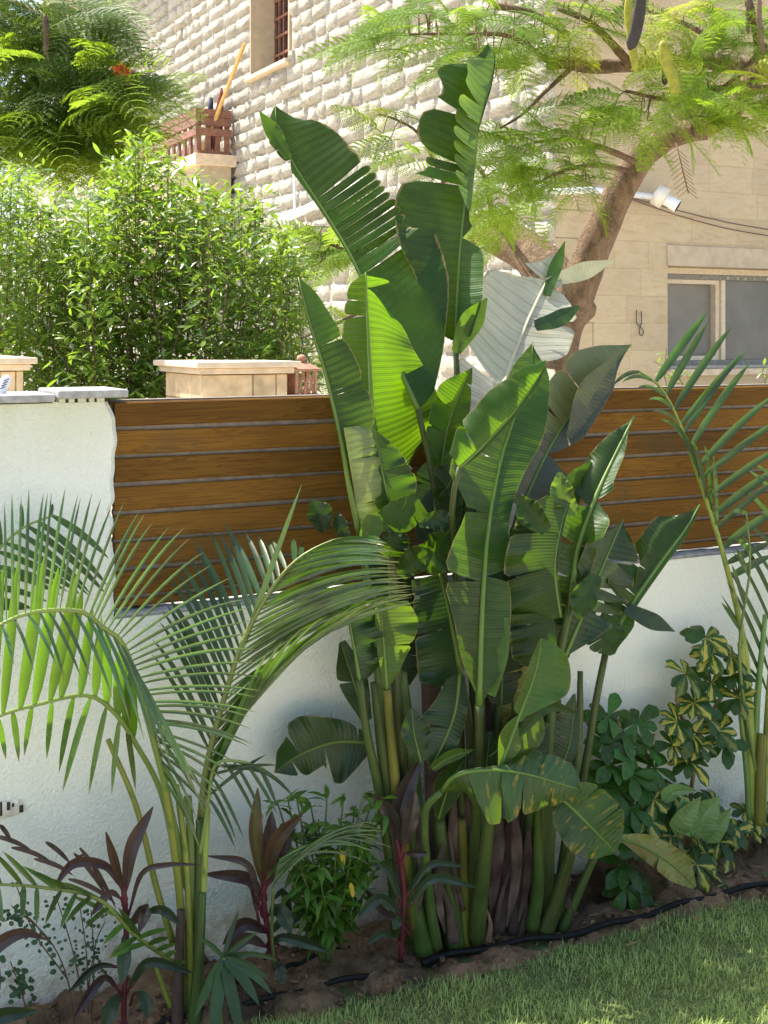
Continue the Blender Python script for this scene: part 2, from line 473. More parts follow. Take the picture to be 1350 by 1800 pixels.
def soil_h(t, q):
    t, q = np.asarray(t, float), np.asarray(q, float)
    e = edge_q(t)
    h = 0.012 + 0.05 * (vnoise(t, q, 9, 1) - 0.4) + 0.035 * (vnoise(t, q, 26, 2) - 0.5) + 0.018 * (vnoise(t, q, 60, 3) - 0.5)
    h = h + 0.03 * np.clip(1 - q / 0.16, 0, 1)
    f = np.clip((e + 0.03 - q) / 0.06, 0, 1)
    return h * f - 0.02 * (1 - f)
tt, qq = np.meshgrid(np.linspace(-3.0, 4.0, 420), np.linspace(-0.02, 0.52, 56), indexing='ij')
hh = soil_h(tt, qq)
V = np.stack([DC * tt + DS * qq, Y0 + DS * tt - DC * qq, hh], -1)
g = MB(); g.add(V, gridf(420, 56)); struct(g.build('soil_bed', M_SOIL))

# ---- garden wall: low wall and the tall block on the left, in white stucco
T_BLOCK = -0.757       # where the tall block ends and the fence begins
Z_LOW, Z_BLOCK, Z_FENCE = 0.945, 1.486, 1.49
gw = thing('garden_wall', 'white rough stucco garden wall running behind the plant bed', 'wall', wall_pt(0, 0, 0))
wb = MB()
wb.add(*boxw(-4.5, 5.5, -0.17, 0.0, -0.1, Z_LOW))
wb.build('low_wall', M_STUCCO, gw, False)
# tall block with an uneven, hand-plastered right edge
zz = np.linspace(Z_LOW - 0.001, Z_BLOCK, 40)
rag = np.array([0.004 * math.sin(z * 37) + 0.003 * math.sin(z * 91 + 1) for z in zz])
rag[(zz > 1.235)] += 0.012 * np.sin((zz[zz > 1.235] - 1.235) / 0.233 * 2.4)
rag[(zz > 1.44)] -= (zz[zz > 1.44] - 1.44) * 0.5
rag[(zz > 1.205) & (zz < 1.235)] -= 0.012
rag[(zz < 1.10)] += 0.006
rag *= 0.6
V = []
for z, r_ in zip(zz, rag):
    V += [wall_pt(-4.5, 0.0, z), wall_pt(T_BLOCK + r_ - 0.012, 0.0, z), wall_pt(T_BLOCK + r_, -0.012, z), wall_pt(T_BLOCK + r_, -0.17, z), wall_pt(-4.5, -0.17, z)]
F = []
for i in range(len(zz) - 1):
    for j in range(5):
        k = (j + 1) % 5
        F.append((i * 5 + j, i * 5 + k, (i + 1) * 5 + k, (i + 1) * 5 + j))
F.append(tuple((len(zz) - 1) * 5 + j for j in range(5)))
tb = MB().add(V, F).build('tall_block', M_STUCCO, gw, False)
# coping slabs with a broken end
tcuts = [-2.6, -1.82, -1.02, -0.985, -0.725]
for i, (a, c, z0, z1, ov) in enumerate([(-2.6, -1.80, 1.489, 1.508, 0.016), (-1.797, -0.905, 1.489, 1.508, 0.014), (-0.90, -0.725, 1.4965, 1.5165, 0.018)]):
    o = MB().add(*boxw(a, c, -0.20, ov, z0, z1)).build('coping_slab', M_COPING, gw, False)
    bevel_obj(o, 0.004)
# chips of mortar under the coping
for t in (-0.885, -0.862, -0.836, -0.812, -0.79):
    a = random.uniform(0.006, 0.012)
    MB().add(*boxw(t - a, t + a, -0.03, -0.002, Z_BLOCK - 0.002, 1.496)).build('mortar_chip', M_STUCCO, gw, False)
# ledge of rough mortar that carries the fence
for i, (a, c) in enumerate([(-0.75, 0.1), (0.105, 0.9), (0.905, 1.9), (1.905, 3.2)]):
    n_ = 26; tl = np.linspace(a, c, n_)
    V = []
    for t in tl:
        h = 0.008 + 0.007 * random.random(); q = -0.006 + 0.008 * random.random()
        V += [wall_pt(t, q, Z_LOW + 0.001), wall_pt(t, q - 0.006, Z_LOW + h), wall_pt(t, -0.12, Z_LOW + 0.012), wall_pt(t, -0.12, Z_LOW + 0.001)]
    F = [(i * 4 + j, i * 4 + (j + 1) % 4, (i + 1) * 4 + (j + 1) % 4, (i + 1) * 4 + j) for i in range(n_ - 1) for j in range(4)]
    MB().add(V, F).build('mortar_ledge', M_COPING, gw)
# broken patch in the plaster low on the left, showing dark hollow blocks
pc = at(14, 1421, 0.0)
hp = thing('broken_wall_vent', 'small broken patch with black slots low in the white wall, at the left edge', 'wall vent', pc)
def wrect(t0, t1, z0, z1, q0, q1): return boxw(t0, t1, q0, q1, z0, z1)
pt0 = (pc[0] - 0) / DC
tP = float(np.dot(pc - np.array([0, Y0, 0]), np.array([DC, DS, 0])))
rim = MB()
ang = np.linspace(0, 2 * math.pi, 22, endpoint=False)
ring = [(tP - 0.02 + 0.058 * math.copysign(abs(math.cos(a)) ** 0.5, math.cos(a)) * random.uniform(0.93, 1.05), pc[2] + 0.021 * math.copysign(abs(math.sin(a)) ** 0.5, math.sin(a)) * random.uniform(0.88, 1.08)) for a in ang]
V = [wall_pt(t, 0.0015, z) for t, z in ring] + [wall_pt(tP - 0.02 + (t - tP + 0.02) * 0.86, 0.006, pc[2] + (z - pc[2]) * 0.8) for t, z in ring]
n_ = len(ring)
rim.add(V, [(j, (j + 1) % n_, n_ + (j + 1) % n_, n_ + j) for j in range(n_)] + [tuple(range(n_, 2 * n_))])
rim.build('plaster_rim', flat('raw_pale_plaster', (0.62, 0.57, 0.50), 0.9, 0.3, 60, 0.003), hp)
for (x0, x1, y0, y1) in ((-14, -6, 1409, 1434), (-1, 3, 1409, 1433), (11, 17, 1408, 1423), (33, 40, 1413, 1427), (20, 24, 1410, 1417)):
    a, c = at(x0, y1, 0), at(x1, y0, 0)
    ta = float(np.dot(a - np.array([0, Y0, 0]), [DC, DS, 0])); tb_ = float(np.dot(c - np.array([0, Y0, 0]), [DC, DS, 0]))
    o = MB().add(*boxw(ta, tb_, 0.0, 0.0075, a[2], c[2])).build('slot', M_IRON, hp, False)

# ---- timber fence on the low wall: boards in two runs, grey battens behind, posts
fence = thing('timber_fence', 'brown stained horizontal board fence on top of the white wall', 'fence', wall_pt(0.5, -0.08, Z_LOW))
NB_ = 8
pitch = 0.0712
for i in range(NB_):
    zb = Z_FENCE - (NB_ - i) * pitch
    zlo = max(zb, Z_LOW + 0.0165)
    cuts = [(-0.745, 3.4)] if i % 2 else [(-0.745, 3.4)]
    for (a, c) in cuts:
        dz = random.uniform(-0.001, 0.001)
        z0, z1 = zlo + 0.003 + dz, zb + pitch - 0.0075 + dz
        n_ = 12; tl = np.linspace(a, c, n_)
        V = []
        for t in tl:
            w = 0.0012 * math.sin(t * 3 + i * 2)
            V += [wall_pt(t, -0.040, z0 + w), wall_pt(t, -0.0365, z0 + 0.003 + w), wall_pt(t, -0.0365, z1 - 0.003 + w), wall_pt(t, -0.040, z1 + w), wall_pt(t, -0.062, z1 + w), wall_pt(t, -0.062, z0 + w)]
        F = [(k * 6 + j, k * 6 + (j + 1) % 6, (k + 1) * 6 + (j + 1) % 6, (k + 1) * 6 + j) for k in range(n_ - 1) for j in range(6)]
        F += [(0, 5, 4, 3, 2, 1), tuple((n_ - 1) * 6 + j for j in range(6))]
        MB().add(V, F).build('board', M_WOOD, fence, False)
    if i:
        MB().add(*boxw(-0.745, 3.4, -0.070, -0.046, zb - 0.009, zb + 0.0045)).build('batten', M_WEATHERED, fence, False)
MB().add(*boxw(-0.745, 3.4, -0.11, -0.0645, Z_FENCE - 0.0155, Z_FENCE - 0.0035)).build('cap_rail', M_WEATHERED, fence, False)
for t in (-0.70, 0.55, 1.8, 3.1):
    MB().add(*boxw(t, t + 0.05, -0.115, -0.0705, Z_LOW + 0.013, Z_FENCE - 0.017)).build('post', M_WOOD, fence, False)

# ---- black irrigation hoses on the soil
def hose(name, pts, r, label):
    P = []
    for x, y in pts:
        P.append(atG(x, y, 0.022))
    P = cr(np.array(P), 70)
    P[:, 2] = 0.016 + 0.004 * np.sin(np.arange(71) * 0.45) + 0.006
    o = MB().add(*tube(P, r, 8)).build(name, M_BLACK)
    return tag(o, label, 'hose')
hose('irrigation_hose', [(-40, 1890), (180, 1822), (420, 1768), (560, 1733), (640, 1716), (705, 1702)], 0.0075, 'black drip hose lying on soil from the left palm towards the big leaves')
hose('irrigation_hose', [(742, 1694), (800, 1676), (900, 1657), (1010, 1640), (1120, 1612), (1200, 1588), (1270, 1570), (1400, 1540)], 0.0085, 'black drip hose lying on soil along the right half of the bed')
hose('irrigation_hose', [(500, 1702), (560, 1680), (620, 1664), (700, 1648)], 0.006, 'short black hose end near the wall behind the bright green leafy bush')

# ---- clods and pebbles
M_CLOD = pmat('soil_clod', soil_fn, 0.92, 0.2)
clods = MB()
def clod(P, r):
    V = []
    for lat in (-0.8, 0.0, 0.8):
        for k in range(6):
            a = k / 6 * 6.283 + lat
            rr = r * math.cos(lat) * random.uniform(0.75, 1.2)
            V.append((P[0] + rr * math.cos(a), P[1] + rr * math.sin(a), P[2] + r * 0.8 * math.sin(lat) * random.uniform(0.8, 1.2)))
    V += [(P[0], P[1], P[2] - r * 0.8), (P[0], P[1], P[2] + r * 0.75)]
    F = []
    for l in range(2):
        for k in range(6): F.append((l * 6 + k, l * 6 + (k + 1) % 6, (l + 1) * 6 + (k + 1) % 6, (l + 1) * 6 + k))
    for k in range(6): F += [(18, (k + 1) % 6, k), (19, 12 + k, 12 + (k + 1) % 6)]
    clods.add(V, F)
for k in range(900):
    t = random.uniform(-1.6, 2.2); q = random.uniform(0.01, float(edge_q(t)) + 0.015)
    r = random.choice((0.003, 0.004, 0.005, 0.006, 0.008, 0.011, 0.015)) * random.uniform(0.7, 1.2)
    p = wall_pt(t, q, float(soil_h(t, q)) + r * 0.35)
    clod(p, r)
o = clods.build('soil_clods', M_CLOD); tag(o, 'loose soil clods and pebbles scattered on the plant bed', 'soil', None, 'stuff')

# ---- fallen dry leaf scraps on the soil and lawn edge
lit = MB()
for k in range(170):
    t = random.uniform(-1.4, 2.0); q = random.uniform(0.03, 0.40)
    z = max(float(soil_h(t, q)), 0.006) + 0.006
    p = wall_pt(t, q, z); a = random.uniform(0, 6.28); l = random.uniform(0.006, 0.022); w = l * random.uniform(0.2, 0.45)
    dx_, dy_ = math.cos(a), math.sin(a); h1, h2 = random.uniform(-.003, .005), random.uniform(0, .006)
    lit.add([p + [dx_ * l, dy_ * l, h1], p + [-dy_ * w, dx_ * w, h2], p + [-dx_ * l, -dy_ * l, 0], p + [dy_ * w, -dx_ * w, h2]], [(0, 1, 2, 3)])
o = lit.build('leaf_litter', flat('dry_leaf_litter', (0.26, 0.17, 0.085), 0.9, 0.6, 40)); tag(o, 'scraps of dry brown leaves lying on the soil', 'leaf litter', None, 'stuff')
# ---- grass
def grass_mat():
    return leafmat('grass_blade', (0.33, 0.42, 0.13), (0.46, 0.58, 0.14), 0.5, 0.35, var=0.35, spec=0.3)
N = 120000
t = RNG.uniform(-1.7, 2.7, N); q = RNG.uniform(0.2, 1.25, N)
dens = vnoise(t, q, 6, 11) * 0.5 + vnoise(t, q, 19, 12) * 0.5
eq = edge_q(t)
keep = (q > eq - 0.012 + 0.03 * (vnoise(t, q, 30, 13) - 0.5)) & (RNG.random(N) < 0.35 + 0.9 * dens)
t, q = t[keep], q[keep]; N = len(t)
L = RNG.uniform(0.014, 0.034, N) * (0.75 + 0.5 * vnoise(t, q, 8, 14)); W = RNG.uniform(0.0008, 0.0015, N)
az = RNG.uniform(0, 6.283, N); lean = RNG.uniform(0.2, 1.05, N)
bx, by = DC * t + DS * q, Y0 + DS * t - DC * q
bz = 0.004 * np.sin(t * 7 + q * 5) + 0.003 * np.sin(t * 17 - q * 13) - 0.002
dx, dy = np.cos(az), np.sin(az)
sx, sy = -dy * W, dx * W
def ptn(f, b2): return np.stack([bx + dx * L * f * np.sin(lean * b2), by + dy * L * f * np.sin(lean * b2), bz + L * f * np.cos(lean * b2)], -1)
S = np.stack([sx, sy, 0 * sx], -1)
m1, m2 = ptn(0.5, 0.7), ptn(1.0, 1.15)
b0 = np.stack([bx, by, bz], -1)
V = np.stack([b0 - S, b0 + S, m1 + S * 0.8, m1 - S * 0.8, m2], 1).reshape(-1, 3)
base = np.arange(N) * 5
me = bpy.data.meshes.new('grass')
me.vertices.add(N * 5); me.vertices.foreach_set('co', V.ravel())
quads = np.stack([base, base + 1, base + 2, base + 3], 1); tris = np.stack([base + 3, base + 2, base + 4], 1)
loops = np.concatenate([np.concatenate([quads, tris], 1).ravel()]).astype(np.int32)
me.loops.add(N * 7); me.loops.foreach_set('vertex_index', loops)
me.polygons.add(N * 2)
ls = np.stack([np.arange(N) * 7, np.arange(N) * 7 + 4], 1).ravel().astype(np.int32)
me.polygons.foreach_set('loop_start', ls)
me.update(calc_edges=True); me.validate()
me.materials.append(grass_mat())
o = obj('grass', me); tag(o, 'short green mown grass on the lawn in front of the bed', 'grass', None, 'stuff')

# ================================================================== THE HOUSE
HN = Vector((-DS, DC, 0))       # along the white wall, away from the camera
HO = Vector((-DC, -DS, 0))      # out of the white wall
CORN = Vector(((975 - CX) / FPX * 13.0, 13.0, 0))
house = thing('stone_house', 'two-storey house of white rock-faced stone with a smoother tan side wall', 'house', CORN)
def hp_(s, e, z):    # point on the white side: s along, e out
    return np.array(CORN + HN * s + HO * e + Vector((0, 0, z)))
def tp_(t, e, z):    # point on the tan side: t along, e out
    return np.array(CORN + WD * t + WN * e + Vector((0, 0, z)))
def boxh(s0, s1, e0, e1, z0, z1):
    return box8([hp_(s0, e0, z0), hp_(s1, e0, z0), hp_(s1, e1, z0), hp_(s0, e1, z0), hp_(s0, e0, z1), hp_(s1, e0, z1), hp_(s1, e1, z1), hp_(s0, e1, z1)])
def boxt(t0, t1, e0, e1, z0, z1):
    return box8([tp_(t0, e1, z0), tp_(t1, e1, z0), tp_(t1, e0, z0), tp_(t0, e0, z0), tp_(t0, e1, z1), tp_(t1, e1, z1), tp_(t1, e0, z1), tp_(t0, e0, z1)])
HTOP = 9.6
WIN = (6.84, 8.45, 5.86, 8.9)        # white-side window opening: s0 s1 z0 z1
def boxes(rects, fn, e0, e1):
    m = MB()
    for (a, c, z0, z1) in rects: m.add(*fn(a, c, e0, e1, z0, z1))
    return m
boxes([(0.012, WIN[0], -0.1, HTOP), (WIN[1], 26.0, -0.1, HTOP), (WIN[0], WIN[1], -0.1, WIN[2]), (WIN[0], WIN[1], WIN[3], HTOP)], boxh, -0.5, -0.001).build('white_wall', M_ROCK, house, False)
TW = (1.51, 4.05, 1.28, 2.62, 2.42)      # tan-side window: t0 t1 z0 ztop opening top
boxes([(0.52, TW[0], -0.1, HTOP), (TW[1], 13.0, -0.1, HTOP), (TW[0], TW[1], -0.1, TW[2]), (TW[0], TW[1], TW[4], HTOP)], boxt, -0.45, -0.006).build('tan_wall', M_TAN, house, False)
# rock-faced stones
def rock_mesh(seed):
    r = random.Random(seed); nx, nz = 6, 5
    V = []
    for i in range(nx):
        for j in range(nz):
            x, z = i / (nx - 1), j / (nz - 1)
            b_ = i in (0, nx - 1) or j in (0, nz - 1)
            if b_: V.append((x, -0.004, z))
            else:
                xx = {1: 0.05 + r.uniform(0, .05), 4: 0.95 - r.uniform(0, .05)}.get(i, x) + r.uniform(-0.03, 0.03) * (i in (2, 3)); z2 = {1: 0.06 + r.uniform(0, .1), 3: 0.94 - r.uniform(0, .1)}.get(j, z + r.uniform(-0.12, 0.12))
                d = 0.050 if (i in (1, 4) or j in (1, 3)) else 0.065
                V.append((xx, d * r.uniform(0.45, 1.5), z2))
    F = [(i * nz + j, i * nz + j + 1, (i + 1) * nz + j + 1, (i + 1) * nz + j) for i in range(nx - 1) for j in range(nz - 1)]
    return MB().add(V, [f[::-1] for f in F]).mesh('rock_stone', M_ROCK)
ROCKS = [rock_mesh(k) for k in range(12)]
RV = [np.array([v.co[:] for v in m.vertices]) for m in ROCKS]; RF = [[tuple(p.vertices) for p in m.polygons] for m in ROCKS]
rr = random.Random(3)
CH = 0.24
stones = []
row = 0; z = 1.2
while z < 9.4:
    s = 0.0 - (0.0 if row % 2 else 0.0); first = True
    while s < 19.5:
        Ls = rr.choice((0.28, 0.42, 0.55, 0.68, 0.8, 0.36, 0.6)) if not first else (0.7 if row % 2 else 0.38)
        first = False
        h = CH - 0.020; l = Ls - 0.05
        e = s + Ls
        if not (s < WIN[1] + 0.02 and e > WIN[0] - 0.02 and z + CH > WIN[2] - 0.05 and z < WIN[3]):
            stones.append((s, z, l, h))
        else:
            if s < WIN[0] - 0.12: stones.append((s, z, WIN[0] - 0.03 - s, h))
            elif e > WIN[1] + 0.12: stones.append((WIN[1] + 0.03, z, e - WIN[1] - 0.044, h))
        s = e
    z += CH; row += 1
def score(s):
    p = hp_(s[0], 0, s[1]); x = CX + p[0] / p[1] * FPX; y = HY - (p[2] - HC) / p[1] * FPX
    if not (-20 < x < 1000 and -40 < y < 640): return -1
    hid = 1.0
    if x < 470 and y > 330: hid = 0.1
    if x < 200 and y > 20: hid = 0.15
    if x > 690: hid = 0.6
    return s[2] * s[3] / p[1] ** 2 * hid
stones.sort(key=score, reverse=True)
BAS = Matrix((( HN.x, HO.x, 0, 0), (HN.y, HO.y, 0, 0), (0, 0, 1, 0), (0, 0, 0, 1)))
far = MB()
for i, (s, z, l, h) in enumerate(stones):
    k = rr.randrange(12)
    dep = rr.uniform(0.5, 1.15)
    if i < 300:
        M = Matrix.Translation(Vector(hp_(s, 0, z))) @ BAS @ Matrix.Diagonal((l, dep, h, 1))
        place('stone', ROCKS[k], M, house)
    else:
        V = RV[k] * np.array([l, dep, h])
        W_ = np.array(CORN)[None] + V[:, :1] * np.array(HN)[None] + V[:, 1:2] * np.array(HO)[None] + np.array(HN)[None] * s + np.array([[0, 0, 1]]) * (V[:, 2:3] + z)
        far.add(W_, RF[k])
o = far.build('far_stones', M_ROCK, house); o['kind'] = 'stuff'
# tan side: large smooth blocks with hairline joints
def slab_mesh(seed):
    r = random.Random(seed)
    V = [(0, 0, 0), (1, 0, 0), (1, 0, 1), (0, 0, 1)] + [(x, r.uniform(0.8, 1.2), z) for x, z in ((0.012, 0.02), (0.988, 0.02), (0.988, 0.98), (0.012, 0.98))]
    return MB().add(V, [(4, 5, 6, 7), (0, 1, 5, 4), (1, 2, 6, 5), (2, 3, 7, 6), (3, 0, 4, 7)]).mesh('tan_block', M_TAN, False)
SLABS = [slab_mesh(k) for k in range(6)]
BAT = Matrix(((WD.x, WN.x, 0, 0), (WD.y, WN.y, 0, 0), (0, 0, 1, 0), (0, 0, 0, 1)))
BAT = Matrix(((-WD.x, WN.x, 0, 0), (-WD.y, WN.y, 0, 0), (0, 0, 1, 0), (0, 0, 0, 1)))
row = 0; z = 1.2; nblk = 0
while z < 6.3:
    t_ = 0.0; first = True
    while t_ < 5.2:
        Lb = rr.uniform(0.4, 0.75) if not first else (0.5 if row % 2 else 0.3)
        first = False
        a, c = t_, t_ + Lb - 0.006
        z1 = z + 0.29
        t_ += Lb
        if c > TW[0] - 0.0 and a < TW[1] and z1 > TW[2] - 0.08 and z < TW[3]:
            if a < TW[0] - 0.1: c = TW[0] - 0.01
            elif z < TW[2] - 0.08 and z1 > TW[2] - 0.08 and z1 - z > 0.1: continue
            else: continue
        M = Matrix.Translation(Vector(tp_(c, -0.006, z))) @ BAT @ Matrix.Diagonal((c - a, 0.006 * rr.uniform(0.75, 1.1), z1 - z, 1))
        place('tan_block', SLABS[rr.randrange(6)], M, house)
    z += 0.295; row += 1
# window on the white side: plaster reveal, sill, iron lattice
s0, s1, z0, z1 = WIN
w1 = MB().add(*boxh(s0, s1, -0.47, -0.43, z0, z1)).build('lattice_window', M_DARKGLASS, house, False)
rv = MB(); rv.add(*boxh(s1 - 0.03, s1 - 0.002, -0.428, 0.035, z0, z1)); rv.build('reveal', M_PLASTER, w1, False)
rv = MB(); rv.add(*boxh(s0 + 0.002, s0 + 0.03, -0.428, 0.035, z0, z1)); rv.build('reveal', M_PLASTER, w1, False)
bevel_obj(MB().add(*boxh(s0 - 0.06, s1 + 0.04, -0.42, 0.13, z0 - 0.07, z0 - 0.002)).build('sill', M_LIMEPALE, w1, False), 0.01)
for k in range(9):
    a = s0 + 0.05 + k * 0.19
    MB().add(*boxh(a, a + 0.035, -0.42, -0.385, z0 + 0.01, z1)).build('bar', M_BROWNWOOD, w1, False)
for k in range(10):
    a = z0 + 0.06 + k * 0.3
    MB().add(*boxh(s0 + 0.035, s1 - 0.035, -0.41, -0.375, a, a + 0.04)).build('bar', M_BROWNWOOD, w1, False)
# tan side sliding window
t0, t1, z0, ztop, zo = TW
w2 = MB().add(*boxt(t0 + 0.001, t1, -0.44, -0.40, z0, zo)).build('sliding_window', M_SCREEN, house, False)
MB().add(*boxt(t0 - 0.02, t1 + 0.1, -0.004, 0.022, zo - 0.002, ztop + 0.02)).build('lintel', M_PLASTER, w2, False)
MB().add(*boxt(t0 + 0.004, t1, -0.398, -0.26, zo - 0.07, zo - 0.004)).build('frame_head', M_FRAME, w2, False)
MB().add(*boxt(t0 + 0.004, t1, -0.398, -0.30, zo - 0.13, zo - 0.072)).build('track', M_GREYTRACK, w2, False)
for k in range(9):
    a_ = t0 + 1.12 + k * 0.15 + rr.uniform(-.05, .05)
    MB().add(*boxt(a_, a_ + rr.uniform(.01, .03), -0.2995, -0.292, zo - 0.115, zo - rr.uniform(.085, .1))).build('latch', M_FRAME, w2, False)
MB().add(*boxt(t0 + 0.004, t1, -0.398, -0.24, z0, z0 + 0.03)).build('frame_sill', M_FRAME, w2, False)
MB().add(*boxt(t0 + 0.004, t1, -0.398, -0.30, z0 + 0.032, z0 + 0.09)).build('track', M_GREYTRACK, w2, False)
tm = t0 + 1.03
MB().add(*boxt(tm, tm + 0.06, -0.398, -0.28, z0 + 0.0915, zo - 0.1315)).build('mullion', M_FRAME, w2, False)
sh = MB()
for r_ in ((t0 + 0.006, tm - 0.003, zo - 0.18, zo - 0.133), (t0 + 0.006, tm - 0.003, z0 + 0.092, z0 + 0.14), (tm - 0.06, tm - 0.003, z0 + 0.141, zo - 0.181)):
    sh.add(*boxt(r_[0], r_[1], -0.397, -0.31, r_[2], r_[3]))
sh.build('sash', M_FRAME, w2, False)
MB().add(*boxt(tm + 0.062, t1 - 0.01, -0.396, -0.35, z0 + 0.0915, zo - 0.1315)).build('pane', flat('grey_window_pane', (0.15, 0.15, 0.135), 0.2, 0.2, 2, spec=0.5), w2, False)
MB().add(*boxt(t0 - 0.02, t1 + 0.1, -0.23, 0.05, z0 - 0.07, z0 - 0.003)).build('sill', M_LIMEPALE, w2, False)
# roof slab with eaves
bevel_obj(MB().add(*boxh(-1.0, 27.0, -12.0, 0.75, HTOP + 0.001, HTOP + 0.3)).build('roof', M_PLASTER, house, False), 0.02)

# ---- balcony with a brown timber railing
bs0 = 9.09; e1 = 0.70; zb, zt = 4.70, 5.42
balc = thing('timber_balcony', 'brown timber railing balcony projecting from the white stone wall', 'balcony', hp_(bs0, 0, zb - 0.2))
bevel_obj(MB().add(*boxh(bs0 - 0.05, 15.0, 0.03, e1 + 0.06, zb - 0.22, zb - 0.03)).build('slab', M_LIMEPALE, balc, False), 0.01)
MB().add(*boxh(bs0 + 0.05, 14.8, 0.1, e1 - 0.05, zb - 1.6, zb - 0.221)).build('support', M_PLASTER, balc, False)
def rail(a, c): return MB().add(*boxh(*a, *c)) if False else None
for (za, zc) in ((zt - 0.13, zt), (zt - 0.27, zt - 0.14), (zb + 0.28, zb + 0.40)):
    MB().add(*boxh(bs0, bs0 + 0.04, 0.11, e1 - 0.003, za, zc)).build('end_rail', M_BROWNWOOD, balc, False)
    MB().add(*boxh(bs0, 15.0, e1, e1 + 0.04, za + 0.002, zc - 0.002)).build('long_rail', M_BROWNWOOD, balc, False)
MB().add(*boxh(bs0, bs0 + 0.04, 0.11, e1, zb - 0.028, zb + 0.03)).build('bottom_rail', M_BROWNWOOD, balc, False)
for k in range(4):
    a = 0.13 + k * 0.165
    MB().add(*boxh(bs0 + 0.043, bs0 + 0.08, a, a + 0.085, zb - 0.028, zt - 0.02)).build('slat', M_BROWNWOOD, balc, False)
for k in range(20):
    a = bs0 + 0.09 + k * 0.3
    MB().add(*boxh(a, a + 0.09, e1 - 0.045, e1 - 0.003, zb - 0.028, zt - 0.02)).build('slat', M_BROWNWOOD, balc, False)
# things leaning on the balcony
_k = lambda x, y, e: atY(x, y, (CORN.x * HO.x + CORN.y * HO.y + e) / ((x - CX) / FPX * HO.x + HO.y))
a, c = _k(356, 268, 0.5), _k(430, 76, 0.16)
o = MB().add(*tube(np.linspace(a, c, 4), 0.034, 4)).build('timber_plank', M_PLANK, None, False)
tag(o, 'long yellow timber plank leaning diagonally on the balcony against the white wall', 'plank')
a, c = hp_(bs0 + 0.30, 0.30, zb - 0.02), hp_(bs0 + 0.28, 0.18, zb + 1.15)
o = MB().add(*tube(np.linspace(a, c, 6), [0.03, 0.07, 0.09, 0.08, 0.05, 0.015], 8)).build('cloth_bundle', M_RED)
tag(o, 'narrow dark red bundle standing upright behind the balcony railing', 'bundle')
a, c = hp_(bs0 + 0.2, 0.44, zb - 0.02), hp_(bs0 + 0.2, 0.40, zb + 0.95)
o = MB().add(*tube(np.linspace(a, c, 6), [0.05, 0.06, 0.055, 0.06, 0.05, 0.03], 8)).build('cloth_bundle', M_BLUE)
tag(o, 'narrow dark blue bundle standing upright behind the balcony slats', 'bundle')

# ---- security camera arm, cables, hook, drain pipes on the house
sc_ = thing('security_camera', 'white bullet camera on a round junction box and pipe arm beside the tree limb', 'camera', tp_(0.5, 0.1, 3.15))
def wpx(x, y, e):
    k = (x - CX) / FPX
    # tan wall plane offset e
    den = k * (-WN.x) - WN.y
    c0 = -(CORN.x * WN.x + CORN.y * WN.y) - e
    Y = c0 / (-(k * WN.x + WN.y)) 
    return atY(x, y, Y)
MB().add(*tube(np.array([wpx(960, 338, 0.28), wpx(1040, 334, 0.28), wpx(1150, 346, 0.28)]), 0.034, 10)).build('pipe_arm', M_WHITEPLASTIC, sc_)
c = wpx(1160, 345, 0.28)
d = (wpx(1190, 362, 0.40) - c); d /= np.linalg.norm(d)
MB().add(*tube(np.array([c - d * 0.06, c - d * 0.055, c + d * 0.06, c + d * 0.065]), [0.09, 0.115, 0.115, 0.085], 18)).build('junction_box', M_CREAMPLASTIC, sc_)
bd = MB().add(*tube(np.array([c + d * 0.05, c + d * 0.07, c + d * 0.21, c + d * 0.215]), [0.05, 0.062, 0.07, 0.066], 14)).build('camera_body', M_WHITEPLASTIC, sc_)
MB().add(*tube(np.array([c + d * 0.212, c + d * 0.222]), [0.06, 0.06], 14)).build('lens', M_BLACK, bd)
MB().add(*tube(np.array([c - d * 0.05, wpx(1150, 346, 0.10), wpx(1148, 346, 0.0)]), 0.03, 8)).build('bracket', M_WHITEPLASTIC, sc_)
for lab, pts in (('upper of two thin brown cables sagging across the tan wall', [(1100, 345), (1140, 356), (1200, 372), (1280, 391), (1360, 405)]),
                 ('lower of two thin brown cables sagging across the tan wall', [(1100, 346), (1140, 361), (1200, 381), (1280, 402), (1360, 416)])):
    o = MB().add(*tube(cr(np.array([wpx(x, y, 0.02) for x, y in pts]), 20), 0.0055, 6)).build('cable', M_CABLE)
    tag(o, lab, 'cable', 'cables on the tan wall')
o = MB().add(*tube(cr(np.array([wpx(x, y, 0.025) for x, y in [(1119, 545), (1119, 566), (1125, 574), (1131, 582), (1129, 590), (1124, 586), (1125, 574), (1128, 566), (1127, 547)]]), 40), 0.005, 6)).build('wire_hook', M_IRON)
tag(o, 'small bent wire hook hanging on the tan wall left of the window', 'hook')
def hpx(x, y, e):   # white wall plane offset e
    k = (x - CX) / FPX
    Y = (CORN.x * HO.x + CORN.y * HO.y + e) / (k * HO.x + HO.y)
    return atY(x, y, Y)
dp = thing('drain_pipe', 'white plastic drain pipe with an elbow on the white stone wall', 'pipe', hpx(515, 620, 0.2))
MB().add(*tube(np.array([hpx(517, 400, 0.2), hpx(512, 520, 0.2), hpx(510, 700, 0.2)]), 0.062, 10)).build('down_pipe', M_WHITEPLASTIC, dp)
MB().add(*tube(cr(np.array([hpx(500, 385, 0.2), hpx(525, 374, 0.2), hpx(570, 352, 0.2), hpx(640, 318, 0.2)]), 14), 0.06, 10)).build('side_pipe', M_WHITEPLASTIC, dp)
MB().add(*tube(np.array([hpx(517, 280, 0.17), hpx(518, 376, 0.17)]), 0.022, 8)).build('thin_pipe', M_WHITEPLASTIC, dp)
MB().add(*tube(np.array([hpx(492, 390, 0.2), hpx(504, 384, 0.2)]), [0.12, 0.11], 12)).build('pipe_collar', M_WHITEPLASTIC, dp)

